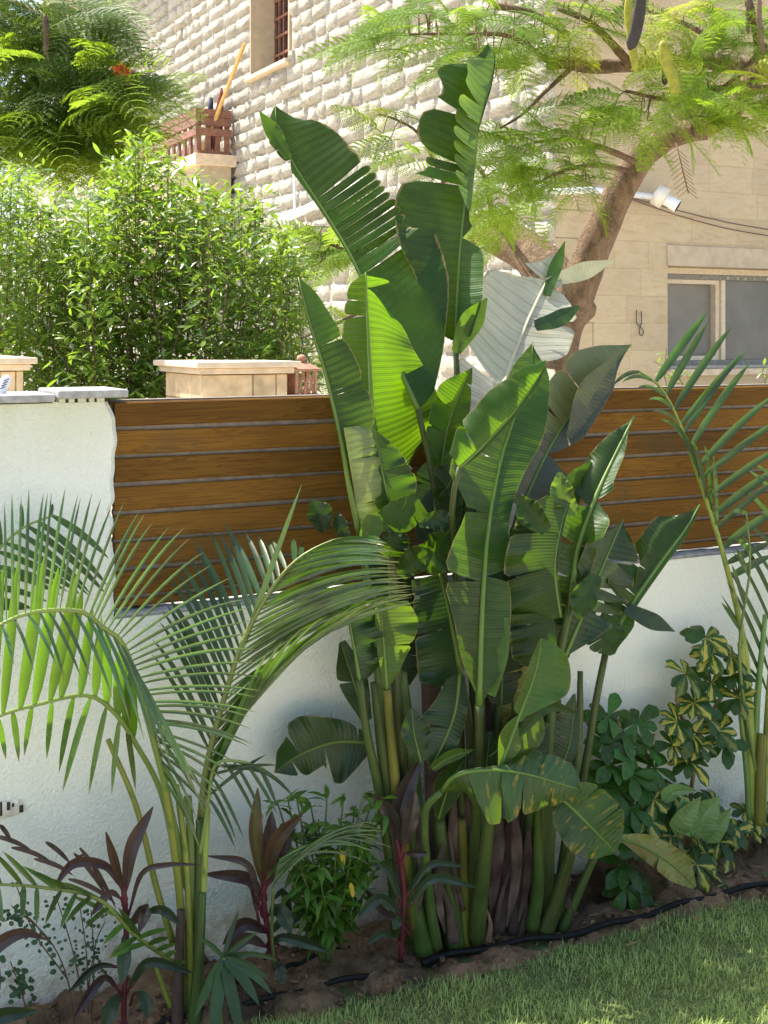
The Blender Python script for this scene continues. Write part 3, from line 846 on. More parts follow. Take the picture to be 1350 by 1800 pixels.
# ---- stone piers behind the fence
def pier(name, label, x0, xc, x1, ytop, yb, Yc):
    """square pier turned to the camera: left face x0..xc, right face xc..x1"""
    C = atY(xc, yb, Yc)
    dl = np.array([-DS, DC, 0]); dr = np.array([DC, DS, 0])
    def width(xe, dvec):
        k = (xe - CX) / FPX
        return (k * C[1] - C[0]) / (dvec[0] - k * dvec[1])
    wl, wr = width(x0, dl), width(x1, dr)
    zt_ = HC + (HY - ytop) / FPX * Yc
    root = thing(name, label, 'pier', (C[0], C[1], 0))
    def bx(a0, a1, b0, b1, z0, z1):
        P = lambda a, b, z: np.array([C[0], C[1], 0]) + dl * a + dr * b + np.array([0, 0, z])
        return box8([P(a0, b0, z0), P(a0, b1, z0), P(a1, b1, z0), P(a1, b0, z0), P(a0, b0, z1), P(a0, b1, z1), P(a1, b1, z1), P(a1, b0, z1)])
    MB().add(*bx(0.012, wl - 0.012, 0.012, wr - 0.012, -0.02, zt_ - 0.05)).build('core', M_LIME, root, False)
    hc = 0.11; z = zt_ - 0.045 - 0.004
    row = 0
    while z > 0.7:
        # right face blocks
        cuts = [0, 0.58, 0.86, 1.0] if row % 2 == 0 else [0, 0.12, 0.42, 1.0]
        hh_ = hc - 0.004
        for a, c in zip(cuts[:-1], cuts[1:]):
            o = MB().add(*bx(0.0, 0.011, a * wr + 0.002, c * wr - 0.002, z - hh_, z)).build('block', M_LIME, root, False); bevel_obj(o, 0.004)
        cuts = [0, 0.3, 1.0] if row % 2 == 0 else [0, 0.55, 1.0]
        for a, c in zip(cuts[:-1], cuts[1:]):
            o = MB().add(*bx(a * wl + (0.0135 if a == 0 else 0.002), c * wl - 0.002, 0.0, 0.011, z - hh_, z)).build('block', M_LIME, root, False); bevel_obj(o, 0.004)
        z -= hc; row += 1
    bevel_obj(MB().add(*bx(-0.022, wl + 0.022, -0.022, wr + 0.022, zt_ - 0.045, zt_ - 0.020)).build('cap_lower', M_LIMEPALE, root, False), 0.003)
    bevel_obj(MB().add(*bx(-0.045, wl + 0.045, -0.045, wr + 0.045, zt_ - 0.019, zt_ + 0.006)).build('cap_upper', M_LIMEPALE, root, False), 0.004)
    return root
pier('stone_pier', 'pale limestone pier with flat cap seen above the fence, beside the terracotta lantern', 291, 358, 506, 639, 690, 5.2)
pier('stone_pier', 'pale limestone pier with flat cap above the white wall at the left edge', -110, -60, 42, 632, 690, 4.9)
# pebbly stone on the pier cap
# terracotta lantern
lc = atY(530, 692, 5.5); lan = thing('terracotta_lantern', 'square terracotta lantern with lattice sides and ball finial next to the pier', 'lantern', (lc[0], lc[1], 1.2))
def bxl(a, b_, z0, z1, mat, name, top=1.0, parent=lan, cx=0, cy=0):
    P = lambda i, j, z, s: np.array([lc[0], lc[1], 0]) + np.array([-DS, DC, 0]) * (i * a * s + cx) + np.array([DC, DS, 0]) * (j * b_ * s + cy) + np.array([0, 0, z])
    return MB().add(*box8([P(-1, -1, z0, 1), P(-1, 1, z0, 1), P(1, 1, z0, 1), P(1, -1, z0, 1), P(-1, -1, z1, top), P(-1, 1, z1, top), P(1, 1, z1, top), P(1, -1, z1, top)])).build(name, mat, parent, False)
zL = HC + (HY - 692) / FPX * 5.5
bxl(0.06, 0.06, zL - 0.25, zL + 0.0, M_TERRA, 'base')
zR = HC + (HY - 652) / FPX * 5.5
for (i, j) in ((-1, -1), (-1, 1), (1, 1), (1, -1)):
    bxl(0.006, 0.006, zL + 0.001, zR - 0.001, M_TERRA, 'corner_post', cx=i * 0.046, cy=j * 0.046)
for face in range(2):
    for k in range(3):
        for sgn in (-1, 1):
            a0 = (-0.04 + k * 0.027) if sgn > 0 else (0.04 - k * 0.027)
            a1 = a0 + sgn * 0.03
            f = -0.046
            if face == 0: P0, P1 = (np.array([-DS, DC, 0]) * f + np.array([DC, DS, 0]) * a for a in (a0, a1))
            else: P0, P1 = (np.array([DC, DS, 0]) * f + np.array([-DS, DC, 0]) * a for a in (a0, a1))
            base_ = np.array([lc[0], lc[1], 0])
            MB().add(*tube(np.array([base_ + P0 + [0, 0, zL + 0.002], base_ + P1 + [0, 0, zR - 0.002]]), 0.0055, 4)).build('lattice_bar', M_TERRA, lan, False)
bxl(0.066, 0.066, zR, zR + 0.010, M_TERRA, 'eave')
bxl(0.064, 0.064, zR + 0.0105, zR + 0.036, M_TERRA, 'roof', 0.35)
P = np.array([[lc[0], lc[1], zR + 0.036 + h] for h in (0, 0.003, 0.010, 0.018, 0.027, 0.034, 0.037)])
MB().add(*tube(P, [0.006, 0.014, 0.0205, 0.0225, 0.0195, 0.011, 0.003], 12)).build('finial', M_TERRA, lan)
# white shoe sole on the wall top
sp = [(-6, 694, 0.0), (2, 690, 0), (12, 672, 0), (16, 663, 0)]
so = thing('shoe_sole', 'white ribbed shoe sole leaning on top of the wall at the left edge', 'shoe', at(4, 690, -0.1))
P = at([-8, -2, 4, 10, 13, 15], [712, 697, 683, 669, 663, 660], -0.09)
MB().add(*tube(P, [0.008, 0.0115, 0.0125, 0.0125, 0.010, 0.003], 12, squash=0.45)).build('sole', M_WHITEPLASTIC, so)
for k in range(4):
    c = at(5 + k * 2.2, 682 - k * 4.6, -0.080)
    MB().add(*tube(np.array([c + [-0.006, 0, -0.002], c + [0.006, 0, 0.003]]), 0.0012, 5)).build('tread_rib', M_IRON, so)

# ================================================================== PLANTS
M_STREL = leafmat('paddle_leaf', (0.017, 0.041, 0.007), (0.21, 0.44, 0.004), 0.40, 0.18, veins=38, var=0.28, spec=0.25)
M_GLOW = leafmat('backlit_paddle_leaf', (0.022, 0.052, 0.007), (0.26, 0.52, 0.003), 0.40, 0.34, veins=34, var=0.22, spec=0.25)  # backlit copy: the sun's glow is put into its colour and translucency
M_STRELT = leafmat('dim_paddle_leaf', (0.018, 0.043, 0.006), (0.12, 0.26, 0.003), 0.44, 0.13, veins=38, var=0.28, spec=0.18)  # dimmer copy: absence of sun glow is put into its colour and translucency
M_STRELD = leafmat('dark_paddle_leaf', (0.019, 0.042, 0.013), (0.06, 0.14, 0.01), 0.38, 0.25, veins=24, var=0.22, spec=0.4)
M_STRELL = leafmat('young_or_backlit_paddle_leaf', (0.052, 0.102, 0.018), (0.24, 0.40, 0.02), 0.4, 0.32, veins=24, var=0.2, spec=0.3)  # young leaves, and folded halves with backlight put into the colour
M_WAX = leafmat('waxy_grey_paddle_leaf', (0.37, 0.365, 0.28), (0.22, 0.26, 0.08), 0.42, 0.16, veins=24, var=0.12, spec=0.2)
M_PALELOBE = leafmat('sunlit_paddle_lobe', (0.15, 0.20, 0.075), (0.22, 0.30, 0.05), 0.42, 0.25, veins=16, var=0.15)  # lighter copy of the paddle leaf, sunlight put into its colour
M_WAXD = leafmat('dull_grey_green_paddle_leaf', (0.055, 0.066, 0.038), (0.10, 0.14, 0.03), 0.42, 0.2, veins=22, var=0.15, spec=0.45)
M_YELLOWING = leafmat('yellowing_paddle_leaf', (0.045, 0.090, 0.025), (0.18, 0.30, 0.02), 0.4, 0.32, veins=20, var=0.2, spot=(0.34, 0.25, 0.03), spot_amt=0.05)
M_WITHER = leafmat('withered_paddle_leaf', (0.20, 0.20, 0.05), (0.35, 0.30, 0.04), 0.5, 0.3, veins=18, var=0.25, spot=(0.26, 0.15, 0.03), spot_amt=0.08)
M_RIB = leafmat('pale_green_midrib', (0.10, 0.165, 0.03), (0.2, 0.3, 0.05), 0.4, 0.1, var=0.15)
M_RIBPALE = leafmat('cream_midrib', (0.50, 0.48, 0.30), (0.3, 0.3, 0.1), 0.45, 0.1, var=0.1)
M_PETI = leafmat('green_petiole', (0.052, 0.092, 0.020), (0.15, 0.25, 0.03), 0.45, 0.06, var=0.4, streak=(0.095, 0.080, 0.028))
M_PETIY = leafmat('yellow_green_petiole', (0.15, 0.135, 0.022), (0.3, 0.3, 0.03), 0.45, 0.08, var=0.3, streak=(0.09, 0.12, 0.025))
M_DRY = flat('dry_brown_sheath', (0.085, 0.055, 0.042), 0.85, 0.4, 25, 0.004)
M_DRYL = flat('pale_dry_fibre', (0.19, 0.115, 0.065), 0.85, 0.35, 40, 0.003)

def grid_faces(n, m, off=0):
    return [(off + i * m + j, off + (i + 1) * m + j, off + (i + 1) * m + j + 1, off + i * m + j + 1) for i in range(n - 1) for j in range(m - 1)]
def blade_mb(mid, wl, wr, fold=(0.3, 0.3), curl=(0.0, 0.0), splitL=(), splitR=(), fwd=0.25, nu=44, nv=7, wave=0.10, gap=0.10, seed=0, jit=0.25, to=at):
    """leaf blade: midrib through photo pixels with depth, half widths in photo pixels left and right of the way base->tip"""
    r = random.Random(seed * 7 + 13)
    mb = MB()
    D = cr(mid, 400); uD = np.linspace(0, 1, 401)
    T = np.gradient(D[:, :2], axis=0); T /= np.linalg.norm(T, axis=1)[:, None] + 1e-9
    ph = r.uniform(0, 6.28)
    wmax = lambda w: max(a[1] if isinstance(a, (tuple, list)) else a for a in w)
    auto = []
    for w, s_ in ((wl, splitL), (wr, splitR)):
        auto.append(len(s_) == 0 and wmax(w) > 32)
    mk = lambda: tuple(sorted(r.uniform(.15, .88) for _ in range(r.choice((2, 3, 3, 4)))))
    splitL, splitR = (mk() if auto[0] else splitL), (mk() if auto[1] else splitR)
    for side, w, fo, cu, spl in ((-1, wl, fold[0], curl[0], splitL), (1, wr, fold[1], curl[1], splitR)):
        soft = auto[0] if side < 0 else auto[1]
        cuts = [0.0] + sorted(spl) + [1.0]
        for si, (a, c) in enumerate(zip(cuts[:-1], cuts[1:])):
            n = max(5, int(nu * (c - a)) + 1)
            us = np.linspace(a, c, n); vs = np.linspace(0, 1, nv)
            U, Vv = np.meshgrid(us, vs, indexing='ij')
            k = (U - a) / (c - a)
            ea, eb = (0 if a == 0 else 1), (0 if c == 1 else 1)
            rnd = np.ones_like(U)
            gj = r.uniform(0.2, 1.5) * (.05 if soft else gap) if len(cuts) > 2 else 0
            sh = (k - 0.5) * gj * (c - a) * Vv ** 1.5 * (ea + eb) * 0.8
            Ue = np.clip(U - sh, 0, 1)
            W = prof(w, U) * (1 - 0.10 * ea * np.exp(-(k * (c - a)) / 0.008) - 0.10 * eb * np.exp(-((1 - k) * (c - a)) / 0.008)) 
            jj = .12 if soft else jit
            fj = fo + (r.uniform(-jj, jj) if len(cuts) > 2 else 0)
            cj = cu + (r.uniform(-jj, jj) if len(cuts) > 2 else 0)
            fw = (prof(fwd, U) if isinstance(fwd, (list, tuple)) else fwd) * (1 - U ** 5)
            px = np.interp(Ue, uD, D[:, 0]); py = np.interp(Ue, uD, D[:, 1]); pq = np.interp(Ue, uD, D[:, 2])
            tx = np.interp(U, uD, T[:, 0]); ty = np.interp(U, uD, T[:, 1])
            nx, ny = -ty * side, tx * side          # right of travel when side = +1 (y down)
            X = px + (nx * Vv + tx * fw * Vv ** 1.3) * W
            Yp = py + (ny * Vv + ty * fw * Vv ** 1.3) * W
            wav = wave * np.sin(U * 17 + ph + side) * Vv ** 2 + wave * 0.5 * np.sin(U * 41 + ph * 2) * Vv ** 3
            Q = pq + (fj * Vv + cj * Vv ** 2 + wav) * W * 0.0016
            P = to(X, Yp, Q)
            mb.add(P, grid_faces(n, nv), np.stack([U, side * Vv], -1))
    return mb, D
def leaf(parent, mid, wl, wr, mat, rib=3.0, ribmat=None, pet=None, petr=(8, 10), petmat=None, name='leaf', to=at, **kw):
    mb, D = blade_mb(mid, wl, wr, to=to, **kw)
    o = mb.build(name, mat, parent)
    if rib:
        S = D[::20]
        P = to(S[:, 0], S[:, 1], S[:, 2]) 
        rr_ = px2m(P) * np.linspace(rib, rib * 0.25, len(P))
        MB().add(*tube(P, rr_, 6)).build('midrib', ribmat or M_RIB, o)
    if pet is not None:
        C = cr(pet, 22)
        P = to(C[:, 0], C[:, 1], C[:, 2])
        rr_ = px2m(P) * np.linspace(petr[0] * .85, petr[1] * .70, len(P))
        MB().add(*tube(P, rr_, 10)).build('petiole', petmat or M_PETI, o)
    return o

bp = thing('bird_of_paradise_plant', 'tall giant bird of paradise clump with torn paddle leaves rising above the fence', 'plant', atG(860, 1650))
LV = [
 # (midrib base->tip, left widths, right widths, material, options)
 # far left tall torn leaf
 dict(mid=[(735, 720, .10), (680, 600, .02), (627, 470, -.08), (575, 380, -.16), (520, 295, -.23), (487, 225, -.28), (484, 184, -.31)],
      wl=[(0, 2), (.6, 4), (.8, 8), (.9, 22), (.96, 10), (1, 1)], wr=[(0, 40), (.1, 95), (.25, 145), (.42, 150), (.45, 118), (.5, 124), (.6, 120), (.68, 116), (.72, 104), (.8, 98), (.88, 82), (.95, 52), (.985, 26), (1, 3)], mat=M_STRELT,
      splitR=(.43, .475, .50, .522, .545, .57, .595, .618, .64, .665, .69), splitL=(.83, .87), fold=(.6, -.15), gap=.10, fwd=[(0, .25), (.3, .38), (.44, .25), (.5, .06), (1, .02)], jit=.16, rib=5, pet=[(735, 720, .10), (770, 900, .12), (790, 1200, .15), (800, 1640, .16)], petr=(6, 16), wave=.05),
 # left flap at its tip
 dict(mid=[(508, 278, -.23), (480, 235, -.25), (456, 196, -.26)], wl=[6, 12, 1], wr=[6, 16, 2], mat=M_STREL, rib=0),
 # top centre torn leaf
 dict(mid=[(800, 600, -.02), (804, 500, -.08), (814, 380, -.17), (830, 265, -.24), (846, 200, -.28), (861, 150, -.31), (869, 100, -.35), (858, 74, -.36)],
      wl=[(0, 30), (.2, 80), (.3, 110), (.42, 122), (.5, 112), (.53, 78), (.58, 84), (.62, 100), (.68, 102), (.73, 92), (.76, 76), (.84, 98), (.9, 84), (.935, 60), (.96, 44), (1, 2)],
      wr=[(0, 28), (.15, 46), (.3, 42), (.36, 12), (.6, 4), (.8, 4), (.93, 3), (1, 1)], mat=M_STRELT, splitL=(.51, .545, .575, .73, .94), splitR=(.34,), fold=(.15, .7), gap=.10, fwd=.12, jit=.22, rib=4,
      pet=[(800, 600, .0), (812, 800, .05), (830, 1100, .1), (845, 1640, .15)], petr=(6, 18)),
 # its right half folded over towards the camera, backlight put into the lighter green
 dict(mid=[(826, 372, -.15), (834, 290, -.20), (840, 230, -.23), (852, 175, -.27), (868, 110, -.32), (862, 78, -.33)], wl=[(0, 6), (.15, 30), (.35, 40), (.55, 44), (.68, 40), (.8, 48), (.92, 30), (1, 2)], wr=[1, 2, 2, 1], mat=M_STRELL, rib=0, splitL=(.12, .2, .28, .36, .44, .52, .62), fold=(.35, 0), gap=.22, fwd=.55, jit=.3),
 # centre upright leaf (glowing right half)
 dict(mid=[(676, 880, .12), (656, 745, .10), (650, 640, .10), (646, 560, .10), (643, 478, .11)],
      wl=[(0, 20), (.3, 50), (.6, 50), (.8, 42), (.94, 30), (1, 2)], wr=[(0, 55), (.15, 100), (.35, 117), (.5, 104), (.7, 78), (.88, 58), (.96, 34), (1, 1)], mat=M_GLOW, fold=(-.9, -.35), fwd=.15, rib=6, splitR=(.93,), splitL=(), gap=.6, wave=.06,
      pet=[(676, 880, .18), (690, 1000, .18), (700, 1250, .18), (735, 1640, .17)], petr=(8, 22)),
 # left leaf, half blade right of its rib
 dict(mid=[(634, 948, .24), (615, 860, .23), (600, 775, .21), (570, 650, .17), (545, 570, .14), (524, 487, .10)],
      wl=[1, 3, 4, 3, 3, 2], wr=[(0, 3), (.30, 6), (.365, 10), (.38, 60), (.46, 68), (.62, 60), (.8, 42), (.93, 24), (1, 2)], mat=M_STREL, fold=(.3, .35), curl=(0, -.2), fwd=.12, rib=6, wave=.05,
      pet=[(634, 948, .22), (648, 1040, .21), (672, 1250, .19), (700, 1640, .18)], petr=(7, 20)),
 # its pale lower lobe folded towards the camera
 dict(mid=[(634, 935, .23), (624, 860, .24), (606, 752, .25)], wl=[1, 2, 2], wr=[(0, 12), (.2, 48), (.6, 52), (.93, 46), (1, 30)], mat=M_PALELOBE, fold=(0, .8), curl=(0, -1.3), fwd=.05, rib=0, wave=.08),
 # darker leaf behind that lobe
 dict(mid=[(690, 905, .22), (676, 850, .22), (658, 756, .20)], wl=[20, 34, 4], wr=[(0, 40), (.3, 56), (.7, 36), (1, 3)], mat=M_STREL, fold=(.5, .2), rib=3, fwd=.1),
 # pair of short broken blades below
 dict(mid=[(664, 930, .24), (700, 905, .25), (738, 880, .24)], wl=[22, 26, 16], wr=[6, 34, 30], mat=M_STREL, rib=0, fwd=0, fold=(.3, -.3)),
 dict(mid=[(640, 960, .25), (650, 930, .25), (655, 905, .25)], wl=[12, 16, 10], wr=[14, 22, 14], mat=M_STRELL, rib=0),
 # small leaf right of the centre leaf
 dict(mid=[(772, 850, .10), (785, 760, .09), (806, 700, .08), (829, 647, .07)], wl=[(0, 14), (.4, 36), (.7, 40), (1, 2)], wr=[(0, 20), (.4, 34), (.7, 24), (1, 2)], mat=M_GLOW, rib=3, fold=(.2, .3), wave=.15),
 # small curled leaf behind it
 dict(mid=[(800, 620, .02), (825, 570, .0), (856, 524, -.02)], wl=[8, 20, 2], wr=[10, 22, 2], mat=M_GLOW, rib=0, fold=(.6, -.5)),
 # diagonal leaf to the upper right
 dict(mid=[(808, 822, .31), (850, 782, .31), (905, 722, .30), (948, 660, .28), (960, 634, .27)], wl=[(0, 30), (.2, 56), (.5, 58), (.8, 40), (.95, 16), (1, 2)], wr=[4, 8, 8, 8, 2], mat=M_GLOW, rib=4, fold=(.4, .8), curl=(-.5, 0), fwd=.1,
      pet=[(808, 822, .31), (795, 900, .27), (805, 1100, .18), (815, 1640, .17)], petr=(6, 14)),
 # big front leaf with bright rib
 dict(mid=[(842, 1240, .30), (845, 1120, .30), (850, 1020, .29), (862, 900, .27), (882, 800, .24), (907, 725, .21), (930, 655, .18), (936, 602, .16)],
      wl=[(0, 3), (.12, 34), (.25, 52), (.315, 66), (.33, 70), (.42, 60), (.50, 46), (.54, 50), (.60, 84), (.66, 84), (.672, 40), (.8, 36), (.93, 30), (1, 2)],
      wr=[(0, 10), (.1, 44), (.25, 52), (.36, 46), (.5, 36), (.62, 44), (.75, 60), (.88, 48), (.96, 26), (1, 2)], mat=M_STREL, splitL=(.335, .52, .667), splitR=(.35,), fold=(.25, .15), gap=.12, rib=7, fwd=.12, jit=.2, wave=.12,
      pet=[(842, 1240, .30), (842, 1340, .28), (834, 1480, .24), (822, 1640, .18)], petr=(10, 14), petmat=M_PETI),
 # second fold of its lower right edge
 dict(mid=[(868, 1225, .32), (888, 1150, .33), (893, 1085, .32)], wl=[14, 24, 6], wr=[3, 6, 2], mat=M_STRELL, rib=0, fold=(-.7, .3)),
 # pale waxy leaf, leaning back over the fence
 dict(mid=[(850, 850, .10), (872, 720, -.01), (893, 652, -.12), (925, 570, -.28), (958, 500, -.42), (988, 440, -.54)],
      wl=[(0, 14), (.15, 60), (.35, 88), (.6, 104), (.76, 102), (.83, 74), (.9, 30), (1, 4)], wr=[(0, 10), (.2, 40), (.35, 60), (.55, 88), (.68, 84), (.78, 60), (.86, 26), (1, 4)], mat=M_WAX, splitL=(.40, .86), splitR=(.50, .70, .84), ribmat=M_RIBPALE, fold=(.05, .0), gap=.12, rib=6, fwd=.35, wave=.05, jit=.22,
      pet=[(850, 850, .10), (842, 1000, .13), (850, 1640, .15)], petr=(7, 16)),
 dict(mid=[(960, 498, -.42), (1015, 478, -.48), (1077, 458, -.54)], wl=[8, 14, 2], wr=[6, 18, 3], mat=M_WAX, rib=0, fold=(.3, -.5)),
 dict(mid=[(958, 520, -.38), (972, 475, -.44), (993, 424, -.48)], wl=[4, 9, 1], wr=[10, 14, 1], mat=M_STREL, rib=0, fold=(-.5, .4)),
 dict(mid=[(940, 575, -.24), (980, 560, -.24), (1018, 538, -.24)], wl=[12, 14, 2], wr=[8, 16, 4], mat=M_STRELD, rib=0, fold=(-.4, .2)),
 # dark leaf right with a grey underside
 dict(mid=[(892, 960, .08), (930, 862, .06), (975, 772, .02), (1040, 682, -.03), (1110, 606, -.08)], wl=[(0, 18), (.25, 52), (.5, 66), (.75, 66), (.88, 44), (1, 4)], wr=[(0, 20), (.18, 62), (.36, 66), (.44, 44), (.6, 40), (.85, 30), (1, 3)], mat=M_WAXD, splitR=(.42,), fold=(.2, .5), gap=.3, fwd=.3, rib=4, wave=.06,
      pet=[(892, 960, .08), (880, 1100, .12), (865, 1640, .15)], petr=(6, 15)),
 dict(mid=[(1000, 770, .05), (1040, 700, .02), (1085, 628, -.02)], wl=[(0, 6), (.5, 30), (1, 4)], wr=[(0, 18), (.4, 26), (1, 2)], mat=M_WAXD, rib=0, fold=(.4, -.2)),
 # right leaf with a rolled tip
 dict(mid=[(1002, 1065, .26), (1015, 965, .25), (1045, 878, .23), (1082, 798, .20), (1115, 731, .17)], wl=[(0, 46), (.12, 66), (.3, 70), (.42, 64), (.55, 34), (.6, 44), (.75, 38), (.92, 18), (1, 2)], wr=[(0, 10), (.2, 32), (.45, 40), (.6, 18), (.8, 15), (1, 2)], mat=M_STREL, splitL=(.14, .30, .50), splitR=(.30, .54), fold=(.15, .4), gap=.28, jit=.5, rib=7, fwd=.15, wave=.2,
      pet=[(1002, 1065, .26), (975, 1200, .24), (955, 1400, .22), (935, 1630, .2)], petr=(9, 16)),
 dict(mid=[(1000, 900, .20), (1020, 850, .19), (1040, 812, .18)], wl=[20, 26, 3], wr=[12, 10, 3], mat=M_STREL, rib=0, fold=(.4, .5)),
 # hanging torn strips left of it
 dict(mid=[(985, 1085, .29), (975, 1000, .30), (985, 930, .29), (1000, 880, .27)], wl=[(0, 50), (.2, 92), (.5, 88), (.8, 78), (1, 40)], wr=[4, 6, 6, 3], mat=M_STREL, splitL=(.42, .72), fold=(.15, .2), gap=.15, fwd=-.25, rib=3, wave=.15, jit=.35),
 dict(mid=[(975, 1175, .27), (972, 1120, .28), (968, 1075, .27)], wl=[(0, 30), (.3, 74), (1, 76)], wr=[4, 6, 4], mat=M_STREL, fold=(.2, .2), fwd=-.1, rib=0),
 dict(mid=[(975, 925, .22), (935, 940, .24), (892, 935, .25)], wl=[8, 30, 2], wr=[8, 12, 2], mat=M_STREL, rib=0, fold=(.5, -.3)),
 # dark blue-green leaf
 dict(mid=[(990, 1160, .24), (1022, 1085, .25), (1058, 998, .24), (1096, 912, .22)], wl=[(0, 4), (.25, 22), (.5, 40), (.8, 42), (1, 3)], wr=[(0, 5), (.25, 44), (.45, 66), (.7, 58), (.9, 30), (1, 3)], mat=M_STRELD, splitR=(.36, .44, .52, .72), splitL=(.5,), fold=(.5, .1), gap=.25, jit=.4, rib=5, fwd=.1,
      pet=[(990, 1160, .24), (970, 1260, .22), (950, 1640, .19)], petr=(7, 12)),
 dict(mid=[(1012, 1100, .22), (985, 1070, .23), (960, 1036, .24)], wl=[10, 34, 2], wr=[8, 22, 2], mat=M_STRELD, rib=0, fold=(.1, .4)),
 # rightmost leaf
 dict(mid=[(1064, 1150, .20), (1100, 1078, .20), (1160, 990, .18), (1205, 930, .16), (1230, 887, .14)], wl=[(0, 6), (.12, 30), (.28, 50), (.42, 64), (.5, 40), (.56, 56), (.75, 56), (.9, 26), (1, 3)], wr=[(0, 10), (.2, 24), (.3, 10), (.7, 10), (1, 2)], mat=M_STREL, splitL=(.2, .29, .37, .51), fold=(.1, .4), gap=.3, rib=5, fwd=.15, jit=.55,
      pet=[(1064, 1150, .20), (1048, 1230, .20), (1030, 1340, .19), (1000, 1500, .18), (985, 1630, .18)], petr=(7, 13)),
 dict(mid=[(1098, 1072, .22), (1140, 1090, .24), (1186, 1110, .25)], wl=[14, 16, 1], wr=[6, 14, 1], mat=M_STRELD, rib=0, fold=(-.3, .4)),
 dict(mid=[(1060, 1080, .23), (1066, 1120, .24), (1080, 1150, .24)], wl=[22, 38, 2], wr=[24, 36, 4], mat=M_STREL, rib=0, fold=(.2, .3)),
 dict(mid=[(1128, 1040, .19), (1140, 1000, .18), (1150, 965, .17)], wl=[14, 18, 4], wr=[4, 8, 2], mat=M_STREL, rib=0, fold=(-.4, .2), splitL=(.5,)),
 # front young leaf with a bleached tip
 dict(mid=[(872, 1365, .36), (905, 1278, .36), (940, 1185, .36), (952, 1122, .35)], wl=[(0, 4), (.3, 20), (.5, 14), (.8, 14), (1, 4)], wr=[(0, 8), (.25, 22), (.42, 10), (.5, 26), (.7, 66), (.9, 50), (1, 22)], mat=M_STRELL, splitL=(.45,), splitR=(.4,), fold=(.4, .1), rib=5, fwd=.1, gap=.3,
      pet=[(872, 1365, .36), (858, 1460, .32), (846, 1560, .27), (836, 1650, .22)], petr=(9, 24)),
 dict(mid=[(900, 1340, .34), (925, 1300, .34), (950, 1245, .33)], wl=[4, 20, 3], wr=[10, 26, 4], mat=M_STRELL, rib=0, fold=(.3, -.2)),
 # yellowing drooping leaf across the stems
 dict(mid=[(776, 1392, .33), (800, 1364, .37), (854, 1354, .40), (917, 1359, .41), (987, 1378, .41), (1026, 1390, .40)], wl=[(0, 3), (.3, 6), (.5, 12), (.62, 46), (.85, 40), (1, 3)], wr=[(0, 6), (.12, 50), (.3, 96), (.45, 92), (.6, 74), (.8, 46), (1, 3)], mat=M_YELLOWING, splitR=(.22, .45, .6, .8), fold=(-.5, .4), curl=(-.4, -.3), rib=4, fwd=.12, gap=.08, jit=.2,
      pet=[(776, 1392, .33), (750, 1420, .30), (747, 1480, .27), (755, 1580, .24), (768, 1665, .22)], petr=(7, 15)),
 # lower right rounded leaf
 dict(mid=[(972, 1392, .36), (996, 1412, .38), (1036, 1452, .40), (1082, 1500, .40)], wl=[(0, 20), (.3, 62), (.6, 64), (.85, 40), (1, 6)], wr=[(0, 10), (.25, 44), (.6, 54), (.85, 36), (1, 5)], mat=M_YELLOWING, splitL=(.3, .62), splitR=(.72,), fold=(.2, .1), rib=5, fwd=.1, gap=.1,
      pet=[(972, 1392, .36), (950, 1400, .33), (946, 1470, .29), (946, 1560, .26), (935, 1632, .23)], petr=(6, 18)),
 # withered yellow leaf low on the right
 dict(mid=[(1085, 1472, .30), (1130, 1488, .32), (1180, 1520, .33), (1222, 1560, .32)], wl=[6, 26, 30, 4], wr=[4, 20, 24, 6], mat=M_WITHER, rib=3, fold=(-.4, .4), wave=.3, splitR=(.5,), jit=.4,
      pet=[(1085, 1472, .30), (1050, 1500, .28), (1012, 1580, .25), (985, 1640, .23)], petr=(6, 14)),
 # low left leaf against the wall
 dict(mid=[(652, 1306, .13), (588, 1305, .10), (525, 1328, .08), (482, 1358, .07)], wl=[(0, 20), (.1, 52), (.22, 74), (.42, 70), (.47, 34), (.7, 38), (.85, 26), (1, 2)], wr=[(0, 10), (.15, 30), (.35, 46), (.55, 62), (.66, 58), (.72, 38), (.85, 26), (1, 2)], mat=M_STRELD, splitL=(.45, .8), splitR=(.12, .7), fold=(.1, .15), gap=.12, rib=4, fwd=.12, jit=.15),
 # dark broad leaf in the middle
 dict(mid=[(812, 1200, .20), (800, 1130, .20), (785, 1060, .19), (772, 1008, .18)], wl=[(0, 40), (.1, 74), (.4, 70), (.8, 58), (1, 50)], wr=[4, 6, 6, 4], mat=M_STRELD, fold=(.05, .2), rib=6, fwd=-.05,
      pet=[(812, 1200, .20), (826, 1300, .19), (828, 1640, .16)], petr=(8, 14)),
 # rolled leaves at the left
 dict(mid=[(632, 1195, .22), (620, 1125, .22), (610, 1066, .22)], wl=[2, 3, 3], wr=[(0, 18), (.2, 50), (.5, 56), (.75, 40), (1, 48)], mat=M_STRELD, fold=(.2, .5), curl=(0, -.5), rib=4, fwd=.05, wave=.3, splitR=(.45,),
      pet=[(632, 1195, .22), (645, 1290, .21), (672, 1420, .19), (705, 1640, .18)], petr=(8, 17)),
 dict(mid=[(680, 1212, .24), (674, 1130, .24), (668, 1058, .24)], wl=[3, 12, 10], wr=[(0, 4), (.35, 36), (.75, 64), (1, 50)], mat=M_STRELL, fold=(.3, .4), curl=(0, -.4), rib=4, fwd=-.05, splitR=(.5,), wave=.15,
      pet=[(680, 1212, .24), (690, 1320, .23), (700, 1420, .22), (730, 1640, .20)], petr=(9, 17), petmat=M_PETIY),
 dict(mid=[(645, 1268, .16), (622, 1200, .15), (598, 1128, .14)], wl=[10, 26, 4], wr=[10, 26, 10], mat=M_STRELD, rib=3, splitL=(.5,)),
 # dark hanging leaf low in the middle
